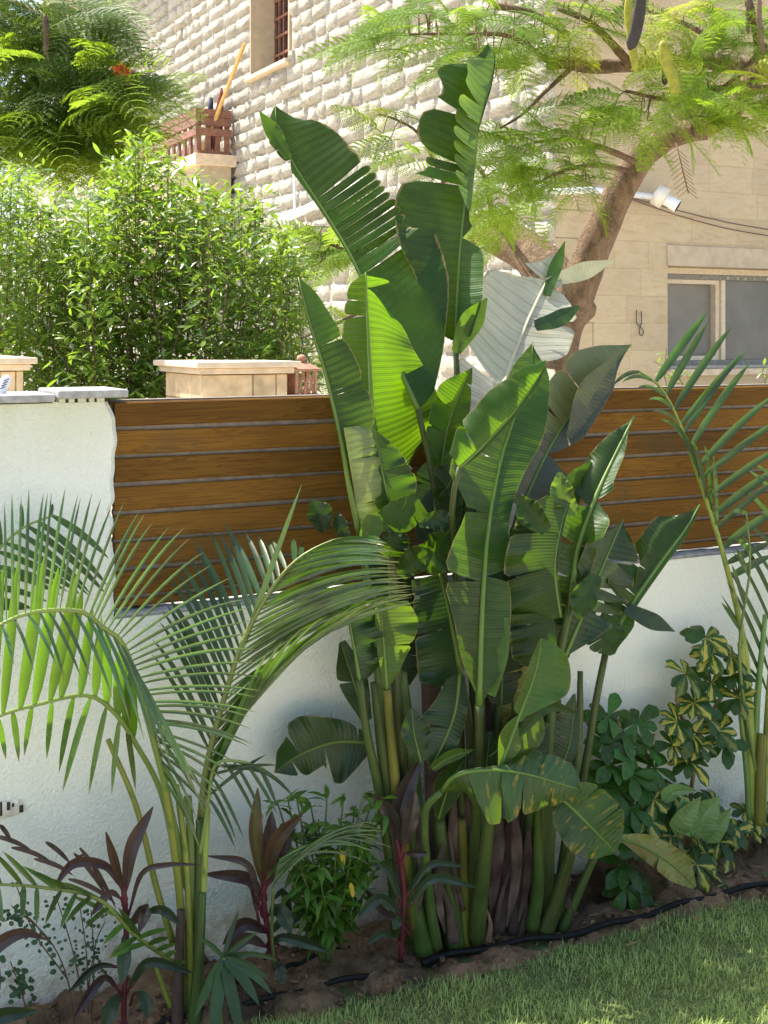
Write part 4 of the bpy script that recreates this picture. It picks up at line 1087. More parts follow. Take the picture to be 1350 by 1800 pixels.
 dict(mid=[(808, 1185, .24), (800, 1250, .27), (778, 1310, .29), (755, 1352, .29)], wl=[(0, 10), (.4, 22), (.8, 24), (1, 3)], wr=[(0, 20), (.3, 44), (.6, 60), (.85, 34), (1, 3)], mat=M_STRELD, splitR=(.55,), rib=4, fold=(.1, .1), gap=.2),
 dict(mid=[(760, 1352, .30), (790, 1332, .31), (832, 1318, .31)], wl=[8, 12, 1], wr=[6, 10, 1], mat=M_STRELL, rib=2),
 # dull leaves behind in the shade
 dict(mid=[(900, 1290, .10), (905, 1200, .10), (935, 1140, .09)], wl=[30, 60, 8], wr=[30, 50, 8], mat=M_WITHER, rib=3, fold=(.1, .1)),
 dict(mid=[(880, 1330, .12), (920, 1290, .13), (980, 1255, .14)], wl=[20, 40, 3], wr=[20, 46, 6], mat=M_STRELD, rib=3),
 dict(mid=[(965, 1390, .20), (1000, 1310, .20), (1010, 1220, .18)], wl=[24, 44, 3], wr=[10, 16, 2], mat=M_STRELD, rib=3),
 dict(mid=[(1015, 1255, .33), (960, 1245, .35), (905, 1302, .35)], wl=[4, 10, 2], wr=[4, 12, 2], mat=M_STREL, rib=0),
 dict(mid=[(770, 880, .16), (790, 850, .16), (808, 812, .15)], wl=[12, 36, 3], wr=[10, 14, 2], mat=M_STRELD, rib=2, fold=(.3, .3)),
 dict(mid=[(735, 920, .21), (775, 915, .23), (812, 938, .24)], wl=[10, 18, 3], wr=[8, 18, 2], mat=M_STRELD, rib=0, wave=.3),
 dict(mid=[(700, 1010, .23), (725, 990, .25), (762, 968, .25)], wl=[16, 26, 4], wr=[14, 22, 3], mat=M_STREL, rib=0, fold=(.5, .2), wave=.3),
 dict(mid=[(735, 980, .22), (765, 970, .23), (790, 935, .22)], wl=[20, 30, 5], wr=[30, 40, 8], mat=M_STREL, rib=0, fold=(.4, .1), wave=.3),
 dict(mid=[(680, 980, .22), (690, 950, .23), (698, 925, .22)], wl=[16, 20, 8], wr=[24, 30, 10], mat=M_STREL, rib=0, wave=.3),
 dict(mid=[(800, 930, .17), (800, 880, .16), (805, 845, .15)], wl=[20, 30, 5], wr=[8, 14, 3], mat=M_STREL, rib=0, wave=.2),
 dict(mid=[(570, 935, .08), (560, 905, .08), (548, 880, .08)], wl=[8, 20, 3], wr=[10, 26, 4], mat=M_STRELD, rib=0),
 dict(mid=[(610, 950, .10), (598, 925, .10), (592, 900, .09)], wl=[10, 12, 2], wr=[10, 14, 3], mat=M_STRELD, rib=0),
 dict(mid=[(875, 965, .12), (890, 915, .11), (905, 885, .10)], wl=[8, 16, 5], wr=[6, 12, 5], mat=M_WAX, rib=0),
 dict(mid=[(870, 1080, .12), (885, 1010, .12), (895, 960, .11)], wl=[20, 26, 5], wr=[10, 22, 6], mat=M_STRELD, rib=0),
 # torn pieces in the right half
 dict(mid=[(962, 935, .31), (932, 905, .31), (912, 872, .30)], wl=[10, 22, 4], wr=[14, 26, 6], mat=M_STREL, rib=0, wave=.3),
 dict(mid=[(1010, 905, .27), (990, 870, .27), (985, 830, .26)], wl=[10, 22, 6], wr=[12, 20, 3], mat=M_STRELL, rib=0, wave=.3),
 dict(mid=[(1050, 1010, .28), (1030, 1050, .30), (1018, 1090, .30)], wl=[10, 22, 3], wr=[12, 26, 4], mat=M_STREL, rib=0, wave=.3),
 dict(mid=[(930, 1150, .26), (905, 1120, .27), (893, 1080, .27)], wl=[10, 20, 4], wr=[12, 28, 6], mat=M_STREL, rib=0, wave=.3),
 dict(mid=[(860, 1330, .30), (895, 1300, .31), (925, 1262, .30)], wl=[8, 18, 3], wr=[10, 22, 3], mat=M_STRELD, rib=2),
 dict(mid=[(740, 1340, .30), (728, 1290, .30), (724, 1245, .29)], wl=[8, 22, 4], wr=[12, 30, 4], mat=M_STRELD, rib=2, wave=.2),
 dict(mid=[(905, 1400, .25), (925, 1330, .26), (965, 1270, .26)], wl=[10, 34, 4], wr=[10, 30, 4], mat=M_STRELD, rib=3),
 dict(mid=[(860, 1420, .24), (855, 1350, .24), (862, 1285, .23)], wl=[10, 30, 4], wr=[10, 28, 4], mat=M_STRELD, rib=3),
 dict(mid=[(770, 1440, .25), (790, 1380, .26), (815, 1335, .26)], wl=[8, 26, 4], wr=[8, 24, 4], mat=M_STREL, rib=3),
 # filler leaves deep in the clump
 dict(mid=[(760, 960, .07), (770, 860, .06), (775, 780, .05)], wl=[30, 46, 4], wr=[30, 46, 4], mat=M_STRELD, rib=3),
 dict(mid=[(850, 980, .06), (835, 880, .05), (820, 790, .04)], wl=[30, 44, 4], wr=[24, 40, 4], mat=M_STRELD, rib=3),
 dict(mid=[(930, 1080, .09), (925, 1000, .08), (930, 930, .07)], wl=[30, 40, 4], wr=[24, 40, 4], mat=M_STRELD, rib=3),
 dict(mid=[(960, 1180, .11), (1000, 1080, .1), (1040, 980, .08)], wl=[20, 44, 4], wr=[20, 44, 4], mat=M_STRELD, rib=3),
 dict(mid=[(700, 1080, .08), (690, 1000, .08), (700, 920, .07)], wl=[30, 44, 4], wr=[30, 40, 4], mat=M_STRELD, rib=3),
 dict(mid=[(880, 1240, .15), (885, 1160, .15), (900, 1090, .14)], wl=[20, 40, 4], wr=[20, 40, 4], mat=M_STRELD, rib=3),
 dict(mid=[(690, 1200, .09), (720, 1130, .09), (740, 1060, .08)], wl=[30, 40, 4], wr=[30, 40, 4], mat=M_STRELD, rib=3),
]
DRYB = [([(800, 1400, .2), (795, 1500, .22), (806, 1600, .24)], 9), ([(880, 1430, .2), (872, 1520, .23), (862, 1610, .25)], 12), ([(905, 1420, .2), (908, 1530, .22), (890, 1630, .24)], 10),
        ([(930, 1450, .19), (925, 1550, .2), (912, 1620, .22)], 8), ([(735, 1420, .22), (742, 1520, .25), (735, 1610, .26)], 8), ([(780, 1480, .22), (770, 1570, .25), (782, 1640, .26)], 9), ([(1000, 1500, .22), (995, 1570, .24), (1010, 1620, .26)], 8), ([(850, 1480, .22), (842, 1560, .24), (850, 1630, .25)], 7),
        ([(690, 1420, .2), (700, 1520, .22), (695, 1600, .24)], 7), ([(820, 1380, .18), (826, 1480, .2), (822, 1580, .22)], 10)]
for i, (pts, w) in enumerate(DRYB):
    leaf(bp, pts, [(0, 2), (.3, w), (.7, w * .8), (1, 1)], [(0, 2), (.3, w), (.7, w * .7), (1, 1)], M_DRY, rib=0, seed=i + 300, nu=14, nv=4, fold=(.8, -.6), wave=.5, name='dry_leaf')
for i, d in enumerate(LV):
    d = dict(d); mid = d.pop('mid'); wl = d.pop('wl'); wr = d.pop('wr'); mat = d.pop('mat')
    leaf(bp, mid, wl, wr, mat, seed=i, **d)
def stem(parent, name, pts, r0, r1, mat, n=18, ns=10, to=at, squash=1.0):
    C = cr(pts, n); P = to(C[:, 0], C[:, 1], C[:, 2])
    return MB().add(*tube(P, px2m(P) * np.linspace(r0, r1, n + 1), ns, squash=squash)).build(name, mat, parent)
for pts, r0, r1, m_ in [
    ([(705, 1180, .18), (722, 1330, .18), (745, 1640, .17)], 10, 22, M_PETI), ([(660, 1200, .19), (685, 1400, .19), (725, 1650, .18)], 10, 20, M_PETI),
    ([(940, 1250, .16), (935, 1400, .17), (920, 1640, .17)], 9, 17, M_PETI), ([(980, 1230, .17), (970, 1400, .18), (955, 1640, .18)], 7, 14, M_PETI),
    ([(1005, 1490, .30), (985, 1560, .27), (958, 1640, .24)], 9, 16, M_PETI), ([(1020, 1180, .18), (1015, 1320, .19), (975, 1640, .18)], 5, 12, M_PETI),
    ([(810, 1440, .20), (815, 1540, .20), (812, 1660, .2)], 9, 16, M_PETIY), ([(770, 1440, .20), (785, 1540, .2), (800, 1660, .2)], 12, 20, M_PETI),
    ([(700, 1450, .2), (722, 1560, .2), (745, 1672, .2)], 12, 20, M_PETI)]:
    stem(bp, 'stalk', pts, r0, r1, m_)
for pts, r0, r1, m_ in [
    ([(905, 1420, .14), (890, 1520, .16), (868, 1640, .18)], 14, 20, M_DRY), ([(925, 1430, .15), (915, 1540, .17), (905, 1640, .18)], 9, 16, M_DRY),
    ([(880, 1440, .13), (870, 1560, .15), (855, 1640, .17)], 10, 18, M_DRY), ([(750, 1050, .10), (760, 1250, .11), (780, 1640, .14)], 16, 26, M_DRY),
    ([(850, 1180, .08), (860, 1350, .1), (870, 1640, .13)], 18, 26, M_DRY), ([(790, 1250, .09), (800, 1420, .11), (815, 1640, .13)], 16, 24, M_DRY), ([(940, 1300, .10), (935, 1450, .12), (925, 1630, .14)], 18, 30, M_DRY),
    ([(776, 1560, .24), (790, 1600, .24), (798, 1655, .23)], 4, 13, M_DRY), ([(790, 1460, .23), (800, 1540, .24), (815, 1600, .23)], 3, 4, M_DRY),
    ([(856, 1600, .25), (862, 1625, .25), (858, 1655, .24)], 2, 7, M_DRYL), ([(895, 1530, .20), (880, 1580, .21), (870, 1640, .2)], 3, 7, M_DRY), ([(920, 1560, .2), (925, 1600, .21), (915, 1650, .2)], 3, 8, M_DRY)]:
    stem(bp, 'dry_sheath', pts, r0, r1, m_, squash=0.6)

# ------------------------------------------------------------------ palms
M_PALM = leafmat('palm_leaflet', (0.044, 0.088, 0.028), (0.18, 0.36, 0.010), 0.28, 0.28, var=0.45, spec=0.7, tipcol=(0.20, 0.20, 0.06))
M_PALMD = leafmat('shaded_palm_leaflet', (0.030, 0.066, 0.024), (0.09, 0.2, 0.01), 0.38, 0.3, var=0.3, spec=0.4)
M_PALMY = leafmat('backlit_palm_leaflet', (0.06, 0.13, 0.012), (0.21, 0.43, 0.005), 0.34, 0.40, var=0.25, spec=0.4)  # brighter copy of the palm leaflet, backlight put into colour and translucency
M_CANE = leafmat('yellow_green_cane', (0.22, 0.25, 0.045), (0.2, 0.25, 0.02), 0.4, 0.05, var=0.2, spot=(0.10, 0.16, 0.03), spot_amt=0.08)
M_CANEG = leafmat('green_cane', (0.12, 0.19, 0.05), (0.2, 0.25, 0.02), 0.4, 0.05, var=0.2)
M_RACHIS = leafmat('frond_rachis', (0.17, 0.22, 0.055), (0.2, 0.25, 0.02), 0.4, 0.05, var=0.15)
def leaflet_mb(b0, tip, bow, w, bowx=0.0, lift=0.0, n=9, to=at, vf=0.45):
    b0, tip = np.array(b0, float), np.array(tip, float)
    L = np.linalg.norm((tip - b0)[:2])
    ctrl = b0 * 0.45 + tip * 0.55 + np.array([bowx * L, -bow * L, lift])
    t = np.linspace(0, 1, n)[:, None]
    C = b0 * (1 - t) ** 2 + 2 * ctrl * t * (1 - t) + tip * t ** 2
    T = np.gradient(C[:, :2], axis=0); T /= np.linalg.norm(T, axis=1)[:, None] + 1e-9
    u = t[:, 0]
    W = w * 0.5 * np.maximum(0.03, prof([(0, .35), (.12, .8), (.4, 1.0), (.75, .75), (1, .02)], u))
    nx, ny = -T[:, 1], T[:, 0]
    A = to(C[:, 0] + nx * W, C[:, 1] + ny * W, C[:, 2] + W * 0.0016 * vf)
    M = to(C[:, 0], C[:, 1], C[:, 2])
    B = to(C[:, 0] - nx * W, C[:, 1] - ny * W, C[:, 2] + W * 0.0016 * vf * 0.6)
    V = np.stack([A, M, B], 1).reshape(-1, 3)
    uv = np.stack([np.repeat(u, 3), np.tile([-1, 0, 1], n)], -1)
    return MB().add(V, grid_faces(n, 3), uv)
def frond(parent, rachis, rad, sides, mat, seed=0, rmat=None, name='frond', to=at):
    r = random.Random(seed)
    C = cr(rachis, 40); P = to(C[:, 0], C[:, 1], C[:, 2])
    o = MB().add(*tube(P, px2m(P) * np.linspace(rad[0], rad[1], 41), 7)).build(name, rmat or M_RACHIS, parent)
    for sd in sides:
        gu = [g_[0] for g_ in sd['g']]
        n = sd['n']
        for k in range(n):
            u = gu[0] + (gu[-1] - gu[0]) * (k + 0.5 * r.random()) / max(1, n - 0.5)
            tx, ty = (np.interp(u, gu, [g_[j] for g_ in sd['g']]) for j in (1, 2))
            tq = np.interp(u, gu, [g_[3] for g_ in sd['g']]) + r.uniform(-.02, .02)
            b0 = [np.interp(u, np.linspace(0, 1, 41), C[:, j]) for j in range(3)]
            tx += r.uniform(-1, 1) * sd.get('j', 9); ty += r.uniform(-1, 1) * sd.get('j', 9)
            leaflet_mb(b0, (tx, ty, tq), sd.get('bow', .1) + r.uniform(-.03, .03), sd.get('w', 9) * r.uniform(.85, 1.15), sd.get('bowx', 0), sd.get('lift', 0), to=to).build('leaflet', sd.get('mat', mat), o)
    return o
lp = thing('areca_palm', 'feathery green palm with yellow canes in the left part of the bed', 'palm', atG(330, 1770))
frond(lp, [(330, 1560, .16), (300, 1430, .17), (278, 1331, .24), (222, 1146, .36), (178, 1102, .39), (137, 1074, .41), (37, 1082, .43), (-70, 1140, .43)], (8, 3), [
    dict(g=[(.30, 372, 1440, .28), (.40, 445, 1300, .32), (.48, 452, 1190, .36), (.55, 438, 1065, .38), (.62, 335, 938, .38), (.69, 222, 885, .38), (.78, 108, 858, .38), (.87, 20, 872, .38), (.95, -70, 920, .38), (1, -130, 1010, .38)], n=52, w=6, bow=.09, lift=.03),
    dict(g=[(.25, 345, 1500, .22), (.40, 362, 1410, .28), (.52, 330, 1380, .44), (.62, 270, 1320, .48), (.75, 170, 1200, .48), (.88, 40, 1170, .5), (1, -90, 1230, .5)], n=28, w=6.5, bow=.16)], M_PALM, 1)
frond(lp, [(318, 1560, .13), (285, 1400, .14), (240, 1310, .2), (200, 1252, .27), (150, 1222, .31), (60, 1240, .33), (0, 1258, .34), (-70, 1295, .34)], (6, 3), [
    dict(g=[(.42, 240, 1180, .26), (.55, 196, 1112, .3), (.65, 160, 1050, .32), (.74, 128, 1000, .34), (.83, 62, 972, .34), (.92, -5, 1000, .34), (1, -70, 1040, .34)], n=14, w=20, bow=.0, j=6, mat=M_PALMY),
    dict(g=[(.45, 255, 1400, .2), (.6, 122, 1390, .24), (.75, 62, 1330, .28), (.9, 0, 1340, .3), (1, -70, 1370, .3)], n=11, w=11, bow=.14)], M_PALM, 2)
frond(lp, [(345, 1560, .15), (352, 1450, .16), (365, 1340, .17), (398, 1215, .19), (436, 1108, .21), (505, 1000, .23), (580, 952, .25), (640, 945, .26)], (8, 2), [
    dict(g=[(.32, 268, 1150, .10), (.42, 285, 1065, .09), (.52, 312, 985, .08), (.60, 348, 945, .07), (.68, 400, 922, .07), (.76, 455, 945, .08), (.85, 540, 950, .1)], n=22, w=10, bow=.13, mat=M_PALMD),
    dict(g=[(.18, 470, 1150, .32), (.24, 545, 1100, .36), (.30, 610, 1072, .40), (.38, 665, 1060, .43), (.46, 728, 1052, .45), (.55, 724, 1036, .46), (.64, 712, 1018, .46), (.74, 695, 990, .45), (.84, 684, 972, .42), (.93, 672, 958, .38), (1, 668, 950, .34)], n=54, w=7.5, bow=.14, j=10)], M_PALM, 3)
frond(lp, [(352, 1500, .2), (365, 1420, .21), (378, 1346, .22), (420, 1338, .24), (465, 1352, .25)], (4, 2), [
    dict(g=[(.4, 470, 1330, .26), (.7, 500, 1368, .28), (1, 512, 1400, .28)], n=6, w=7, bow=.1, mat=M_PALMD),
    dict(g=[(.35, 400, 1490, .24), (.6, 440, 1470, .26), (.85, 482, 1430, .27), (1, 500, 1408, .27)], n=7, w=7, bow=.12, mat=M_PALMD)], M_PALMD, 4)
frond(lp, [(340, 1745, .19), (300, 1690, .2), (237, 1644, .22), (174, 1581, .25), (90, 1562, .27), (0, 1555, .28), (-70, 1562, .28)], (5, 2), [
    dict(g=[(.25, 215, 1590, .24), (.4, 120, 1572, .26), (.55, 70, 1528, .28), (.75, 0, 1500, .3), (1, -100, 1520, .3)], n=12, w=10, bow=.05),
    dict(g=[(.22, 195, 1700, .3), (.38, 178, 1645, .34), (.52, 118, 1632, .36), (.72, 62, 1622, .36), (1, -50, 1612, .36)], n=12, w=10, bow=.12),
    dict(g=[(.12, 322, 1690, .28), (.3, 290, 1622, .3)], n=5, w=9, bow=.1)], M_PALM, 5)
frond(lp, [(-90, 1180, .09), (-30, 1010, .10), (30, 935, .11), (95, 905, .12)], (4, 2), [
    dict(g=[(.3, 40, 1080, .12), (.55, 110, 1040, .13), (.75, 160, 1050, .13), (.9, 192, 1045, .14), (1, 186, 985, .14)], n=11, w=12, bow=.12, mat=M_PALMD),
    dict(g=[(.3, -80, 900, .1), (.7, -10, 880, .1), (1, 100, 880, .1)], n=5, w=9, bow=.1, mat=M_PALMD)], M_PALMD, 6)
fr7 = frond(lp, [(388, 1800, .26), (386, 1750, .28), (393, 1684, .31)], (4, 3), [], M_PALM, 7)
for (tx, ty, tq, w_, bw) in [(342, 1790, .36, 17, .12), (372, 1822, .37, 24, .0), (424, 1822, .37, 22, .0), (456, 1768, .37, 20, .18), (478, 1748, .37, 17, .2), (472, 1722, .36, 14, .18), (452, 1640, .3, 10, .1), (420, 1600, .28, 9, .1), (352, 1650, .3, 10, .15), (490, 1690, .33, 10, .2)]:
    leaflet_mb((393, 1684, .31), (tx, ty, tq), bw, w_, vf=.3).build('leaflet', M_PALMD, fr7)
sp_ = leaflet_mb((420, 1160, .21), (531, 850, .22), .02, 10).build('spear_leaf', M_CANEG, lp)
for pts, r0, r1, m_ in [([(285, 1345, .2), (300, 1450, .19), (318, 1600, .18), (322, 1770, .18)], 6, 8, M_CANE), ([(330, 1400, .17), (338, 1540, .18), (330, 1780, .19)], 7, 9, M_CANEG),
                        ([(352, 1440, .18), (352, 1560, .2), (345, 1780, .21)], 8, 10, M_PETI), ([(310, 1380, .16), (328, 1520, .18), (336, 1700, .2), (338, 1790, .2)], 5, 8, M_CANE),
                        ([(190, 1300, .12), (240, 1420, .13), (275, 1560, .14), (305, 1660, .15)], 4.5, 6, M_CANE), ([(365, 1420, .2), (358, 1560, .21), (354, 1640, .21)], 5, 6, M_CANE),
                        ([(270, 1690, .2), (285, 1730, .2), (300, 1770, .2)], 4, 5, M_CANE)]:
    stem(lp, 'cane', pts, r0, r1, m_)
stem(lp, 'old_cane', [(318, 1600, .2), (314, 1700, .21), (312, 1800, .21)], 7, 11, M_DRY); stem(lp, 'old_cane', [(356, 1570, .22), (350, 1680, .23), (340, 1810, .23)], 7, 12, M_PETI)

rp = thing('areca_palm', 'young palm with upright blades standing at the right end in front of the fence', 'palm', atG(1325, 1470))
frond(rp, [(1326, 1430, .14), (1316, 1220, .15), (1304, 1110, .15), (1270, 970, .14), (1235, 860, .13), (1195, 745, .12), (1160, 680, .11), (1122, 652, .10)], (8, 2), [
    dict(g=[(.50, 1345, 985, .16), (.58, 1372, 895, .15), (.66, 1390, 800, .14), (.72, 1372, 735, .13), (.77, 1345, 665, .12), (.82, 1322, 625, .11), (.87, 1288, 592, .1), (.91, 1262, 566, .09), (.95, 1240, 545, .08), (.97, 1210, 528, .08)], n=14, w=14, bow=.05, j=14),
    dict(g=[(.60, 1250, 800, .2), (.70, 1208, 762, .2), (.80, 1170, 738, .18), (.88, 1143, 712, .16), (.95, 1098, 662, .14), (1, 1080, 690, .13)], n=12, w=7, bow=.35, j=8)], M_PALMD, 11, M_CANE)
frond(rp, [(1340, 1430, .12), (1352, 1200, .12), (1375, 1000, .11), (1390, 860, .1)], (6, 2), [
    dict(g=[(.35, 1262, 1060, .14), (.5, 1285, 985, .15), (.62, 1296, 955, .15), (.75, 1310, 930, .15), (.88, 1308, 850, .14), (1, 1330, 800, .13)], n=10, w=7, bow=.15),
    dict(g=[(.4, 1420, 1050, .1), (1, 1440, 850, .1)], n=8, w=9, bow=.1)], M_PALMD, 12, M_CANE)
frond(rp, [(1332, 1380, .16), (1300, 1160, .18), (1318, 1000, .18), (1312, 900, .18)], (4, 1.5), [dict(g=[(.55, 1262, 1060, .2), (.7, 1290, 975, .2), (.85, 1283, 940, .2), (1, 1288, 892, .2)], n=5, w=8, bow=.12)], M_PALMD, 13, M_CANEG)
for pts, r0, r1, m_ in [([(1302, 1130, .15), (1316, 1290, .15), (1320, 1440, .15)], 6, 10, M_CANE), ([(1345, 1080, .13), (1328, 1280, .14), (1332, 1450, .15)], 4, 9, M_CANEG), ([(1300, 1240, .16), (1312, 1360, .16), (1316, 1440, .16)], 4, 5, M_CANEG), ([(1356, 1250, .17), (1346, 1340, .17), (1338, 1460, .17)], 5, 7, M_CANE)]:
    stem(rp, 'cane', pts, r0, r1, m_)
stem(rp, 'old_cane', [(1340, 1290, .16), (1336, 1370, .17), (1334, 1450, .17)], 9, 11, M_PETIY)

# ------------------------------------------------------------------ cordylines
M_CORD = leafmat('dark_bronze_cordyline_leaf', (0.045, 0.034, 0.030), (0.16, 0.04, 0.03), 0.32, 0.25, var=0.3, spec=0.5)
M_CORDG = leafmat('dark_green_cordyline_leaf', (0.028, 0.048, 0.026), (0.08, 0.12, 0.02), 0.4, 0.25, var=0.3, spec=0.5)
M_CORDB = leafmat('brown_cordyline_leaf', (0.070, 0.044, 0.026), (0.18, 0.08, 0.03), 0.36, 0.25, var=0.3, stripe=(0.12, 0.14, 0.04))
M_REDSTEM = flat('crimson_stem', (0.10, 0.016, 0.024), 0.5, 0.35, 30)
def cordyline(label, base, stem_pts, leaves, r0=5, r1=5):
    root = thing('cordyline_plant', label, 'plant', base, 'dark cordylines in the bed')
    stem(root, 'stem', stem_pts, r0, r1, M_REDSTEM)
    for i, (pts, w, m_) in enumerate(leaves):
        w *= .84
        o = leaf(root, pts, [(0, 2), (.2, w * .7), (.55, w), (.85, w * .55), (1, 1)], [(0, 2), (.2, w * .7), (.55, w), (.85, w * .55), (1, 1)], m_, rib=0, seed=i + 50, nu=16, nv=4, fwd=.1, fold=(.5, .5), wave=.15)
        a, c = pts[0], pts[1]
        st = [(a[0] - (c[0] - a[0]) * .35, a[1] + 22, a[2] - .005), a, (a[0] + (c[0] - a[0]) * .3, a[1] + (c[1] - a[1]) * .3, a[2] + (c[2] - a[2]) * .3)]
        stem(root, 'leaf_stalk', st, 3.2, 2.0, M_REDSTEM, n=6, ns=6)
    return root
q = .22
cordyline('dark cordyline with slim bronze leaves and crimson stem, left of the palm canes', atG(217, 1800), [(216, 1830, q), (219, 1730, q), (222, 1640, q), (217, 1556, q)], [
    ([(217, 1570, q), (200, 1510, q + .02), (186, 1462, q + .03)], 10, M_CORDB), ([(220, 1570, q), (232, 1490, q), (269, 1418, q - .02)], 15, M_CORD), ([(213, 1560, q), (185, 1522, q), (130, 1518, q - .01), (95, 1560, q)], 11, M_CORD),
    ([(228, 1600, q), (250, 1535, q + .03), (295, 1520, q + .06), (352, 1520, q + .06)], 6, M_CORD), ([(226, 1630, q), (256, 1598, q + .04), (244, 1640, q + .08)], 13, M_CORD), ([(255, 1604, q + .02), (285, 1600, q + .05), (318, 1626, q + .06)], 11, M_CORDG),
    ([(226, 1740, q), (262, 1692, q + .04), (338, 1710, q + .06)], 11, M_CORDG), ([(222, 1640, q), (218, 1690, q + .06), (214, 1730, q + .08)], 15, M_CORDG), ([(212, 1745, q), (196, 1770, q + .06), (182, 1812, q + .08)], 16, M_CORDG),
    ([(236, 1745, q), (255, 1755, q + .05), (260, 1790, q + .07)], 14, M_CORDG), ([(208, 1740, q), (180, 1720, q + .02), (130, 1790, q + .04)], 10, M_CORD), ([(210, 1700, q), (170, 1700, q - .05), (120, 1745, q - .06)], 8, M_CORDG), ([(213, 1580, q), (192, 1570, q + .02), (160, 1610, q + .03)], 9, M_CORD)])
cordyline('dark cordyline with broad upright bronze leaves, just right of the palm canes', atG(478, 1712), [(486, 1705, .18), (478, 1660, .18), (465, 1600, .18), (463, 1545, .18)], [
    ([(463, 1560, .18), (450, 1470, .19), (453, 1385, .19)], 15, M_CORDB), ([(464, 1555, .18), (474, 1480, .17), (478, 1425, .16)], 17, M_CORD), ([(466, 1552, .19), (486, 1480, .22), (532, 1430, .24)], 16, M_CORDB), ([(468, 1560, .18), (494, 1510, .17), (512, 1450, .16)], 13, M_CORD),
    ([(455, 1590, .18), (435, 1520, .2), (362, 1504, .2)], 8, M_CORD), ([(452, 1605, .18), (440, 1548, .17), (358, 1536, .16)], 14, M_CORD), ([(472, 1610, .19), (492, 1600, .24), (512, 1640, .27)], 17, M_CORDG), ([(478, 1640, .18), (500, 1615, .2), (545, 1610, .2)], 11, M_CORDG),
    ([(474, 1665, .19), (500, 1648, .23), (578, 1672, .25)], 12, M_CORDG), ([(474, 1640, .18), (430, 1625, .16), (392, 1660, .17)], 15, M_CORD), ([(470, 1665, .18), (430, 1650, .2), (385, 1690, .22)], 14, M_CORD), ([(490, 1688, .2), (492, 1700, .24), (498, 1730, .26)], 13, M_CORDG), ([(482, 1580, .17), (500, 1570, .15), (510, 1650, .15)], 10, M_CORDG)], 6, 5)
cordyline('dark cordyline with crimson stem leaning against the big green stalks', atG(704, 1684), [(704, 1690, .23), (708, 1620, .24), (710, 1560, .24), (698, 1475, .24)], [
    ([(700, 1495, .24), (704, 1420, .24), (738, 1335, .23)], 20, M_CORD), ([(698, 1490, .24), (690, 1440, .25), (655, 1395, .26)], 15, M_CORD), ([(708, 1490, .25), (722, 1440, .27), (730, 1390, .27)], 17, M_CORD), ([(712, 1600, .24), (762, 1545, .28), (838, 1560, .3)], 10, M_CORDG),
    ([(710, 1580, .24), (758, 1520, .27), (818, 1524, .28)], 8, M_CORDG), ([(706, 1590, .24), (682, 1530, .24), (645, 1515, .23)], 8, M_CORDG), ([(706, 1610, .24), (668, 1580, .26), (628, 1614, .27)], 12, M_CORDG), ([(708, 1625, .24), (672, 1600, .22), (640, 1560, .2)], 8, M_CORD),
    ([(712, 1500, .25), (728, 1500, .28), (752, 1500, .3)], 9, M_CORD), ([(706, 1620, .25), (702, 1615, .27), (692, 1634, .29)], 10, M_CORDG), ([(700, 1655, .24), (672, 1642, .26), (642, 1662, .27)], 8, M_CORDG)], 5, 5)
lc_ = cordyline('cut-off dark cordyline leaves reaching in at the lower left corner', atG(-60, 1880), [(-70, 1860, .26), (-66, 1760, .26), (-60, 1700, .26)], [
    ([(-60, 1740, .27), (-10, 1668, .3), (40, 1640, .31), (82, 1652, .31)], 15, M_CORD), ([(-62, 1820, .27), (-10, 1790, .3), (68, 1776, .31)], 17, M_CORDG), ([(-62, 1720, .27), (-20, 1690, .32), (0, 1740, .33)], 14, M_CORDG)])

# ------------------------------------------------------------------ small leaf meshes shared by many leaves
def small_leaf(name, mat, L=1.0, W=0.24, bend=0.15, fold=0.12, n=5, shape=((0, .05), (.15, .5), (.45, 1), (.8, .6), (1, .0))):
    x = np.linspace(0, 1, n)
    w = W * 0.5 * prof(list(shape), x)
    z = -bend * x ** 2
    V = np.stack([np.stack([x, w, z + fold * w * 2], -1), np.stack([x, 0 * x, z], -1), np.stack([x, -w, z + fold * w * 2], -1)], 1).reshape(-1, 3) * L
    uv = np.stack([np.repeat(x, 3), np.tile([-1, 0, 1], n)], -1)
    return MB().add(V, grid_faces(n, 3), uv).mesh(name, mat)
def meshdata(me):
    V = np.array([v.co[:] for v in me.vertices]); F = [tuple(p.vertices) for p in me.polygons]
    uvl = np.zeros((len(V), 2))
    for l in me.loops: uvl[l.vertex_index] = me.uv_layers[0].data[l.index].uv[:]
    return V, F, uvl
def frame(d, up, roll=0.0):
    """rotation whose x axis is d and whose z axis is near up"""
    d = np.asarray(d, float); d = d / np.linalg.norm(d)
    y = np.cross(up, d); ny = np.linalg.norm(y)
    y = y / ny if ny > 1e-6 else np.array([0, 1.0, 0])
    z = np.cross(d, y)
    c, s = math.cos(roll), math.sin(roll)
    y, z = y * c + z * s, z * c - y * s
    return np.stack([d, y, z], 1)
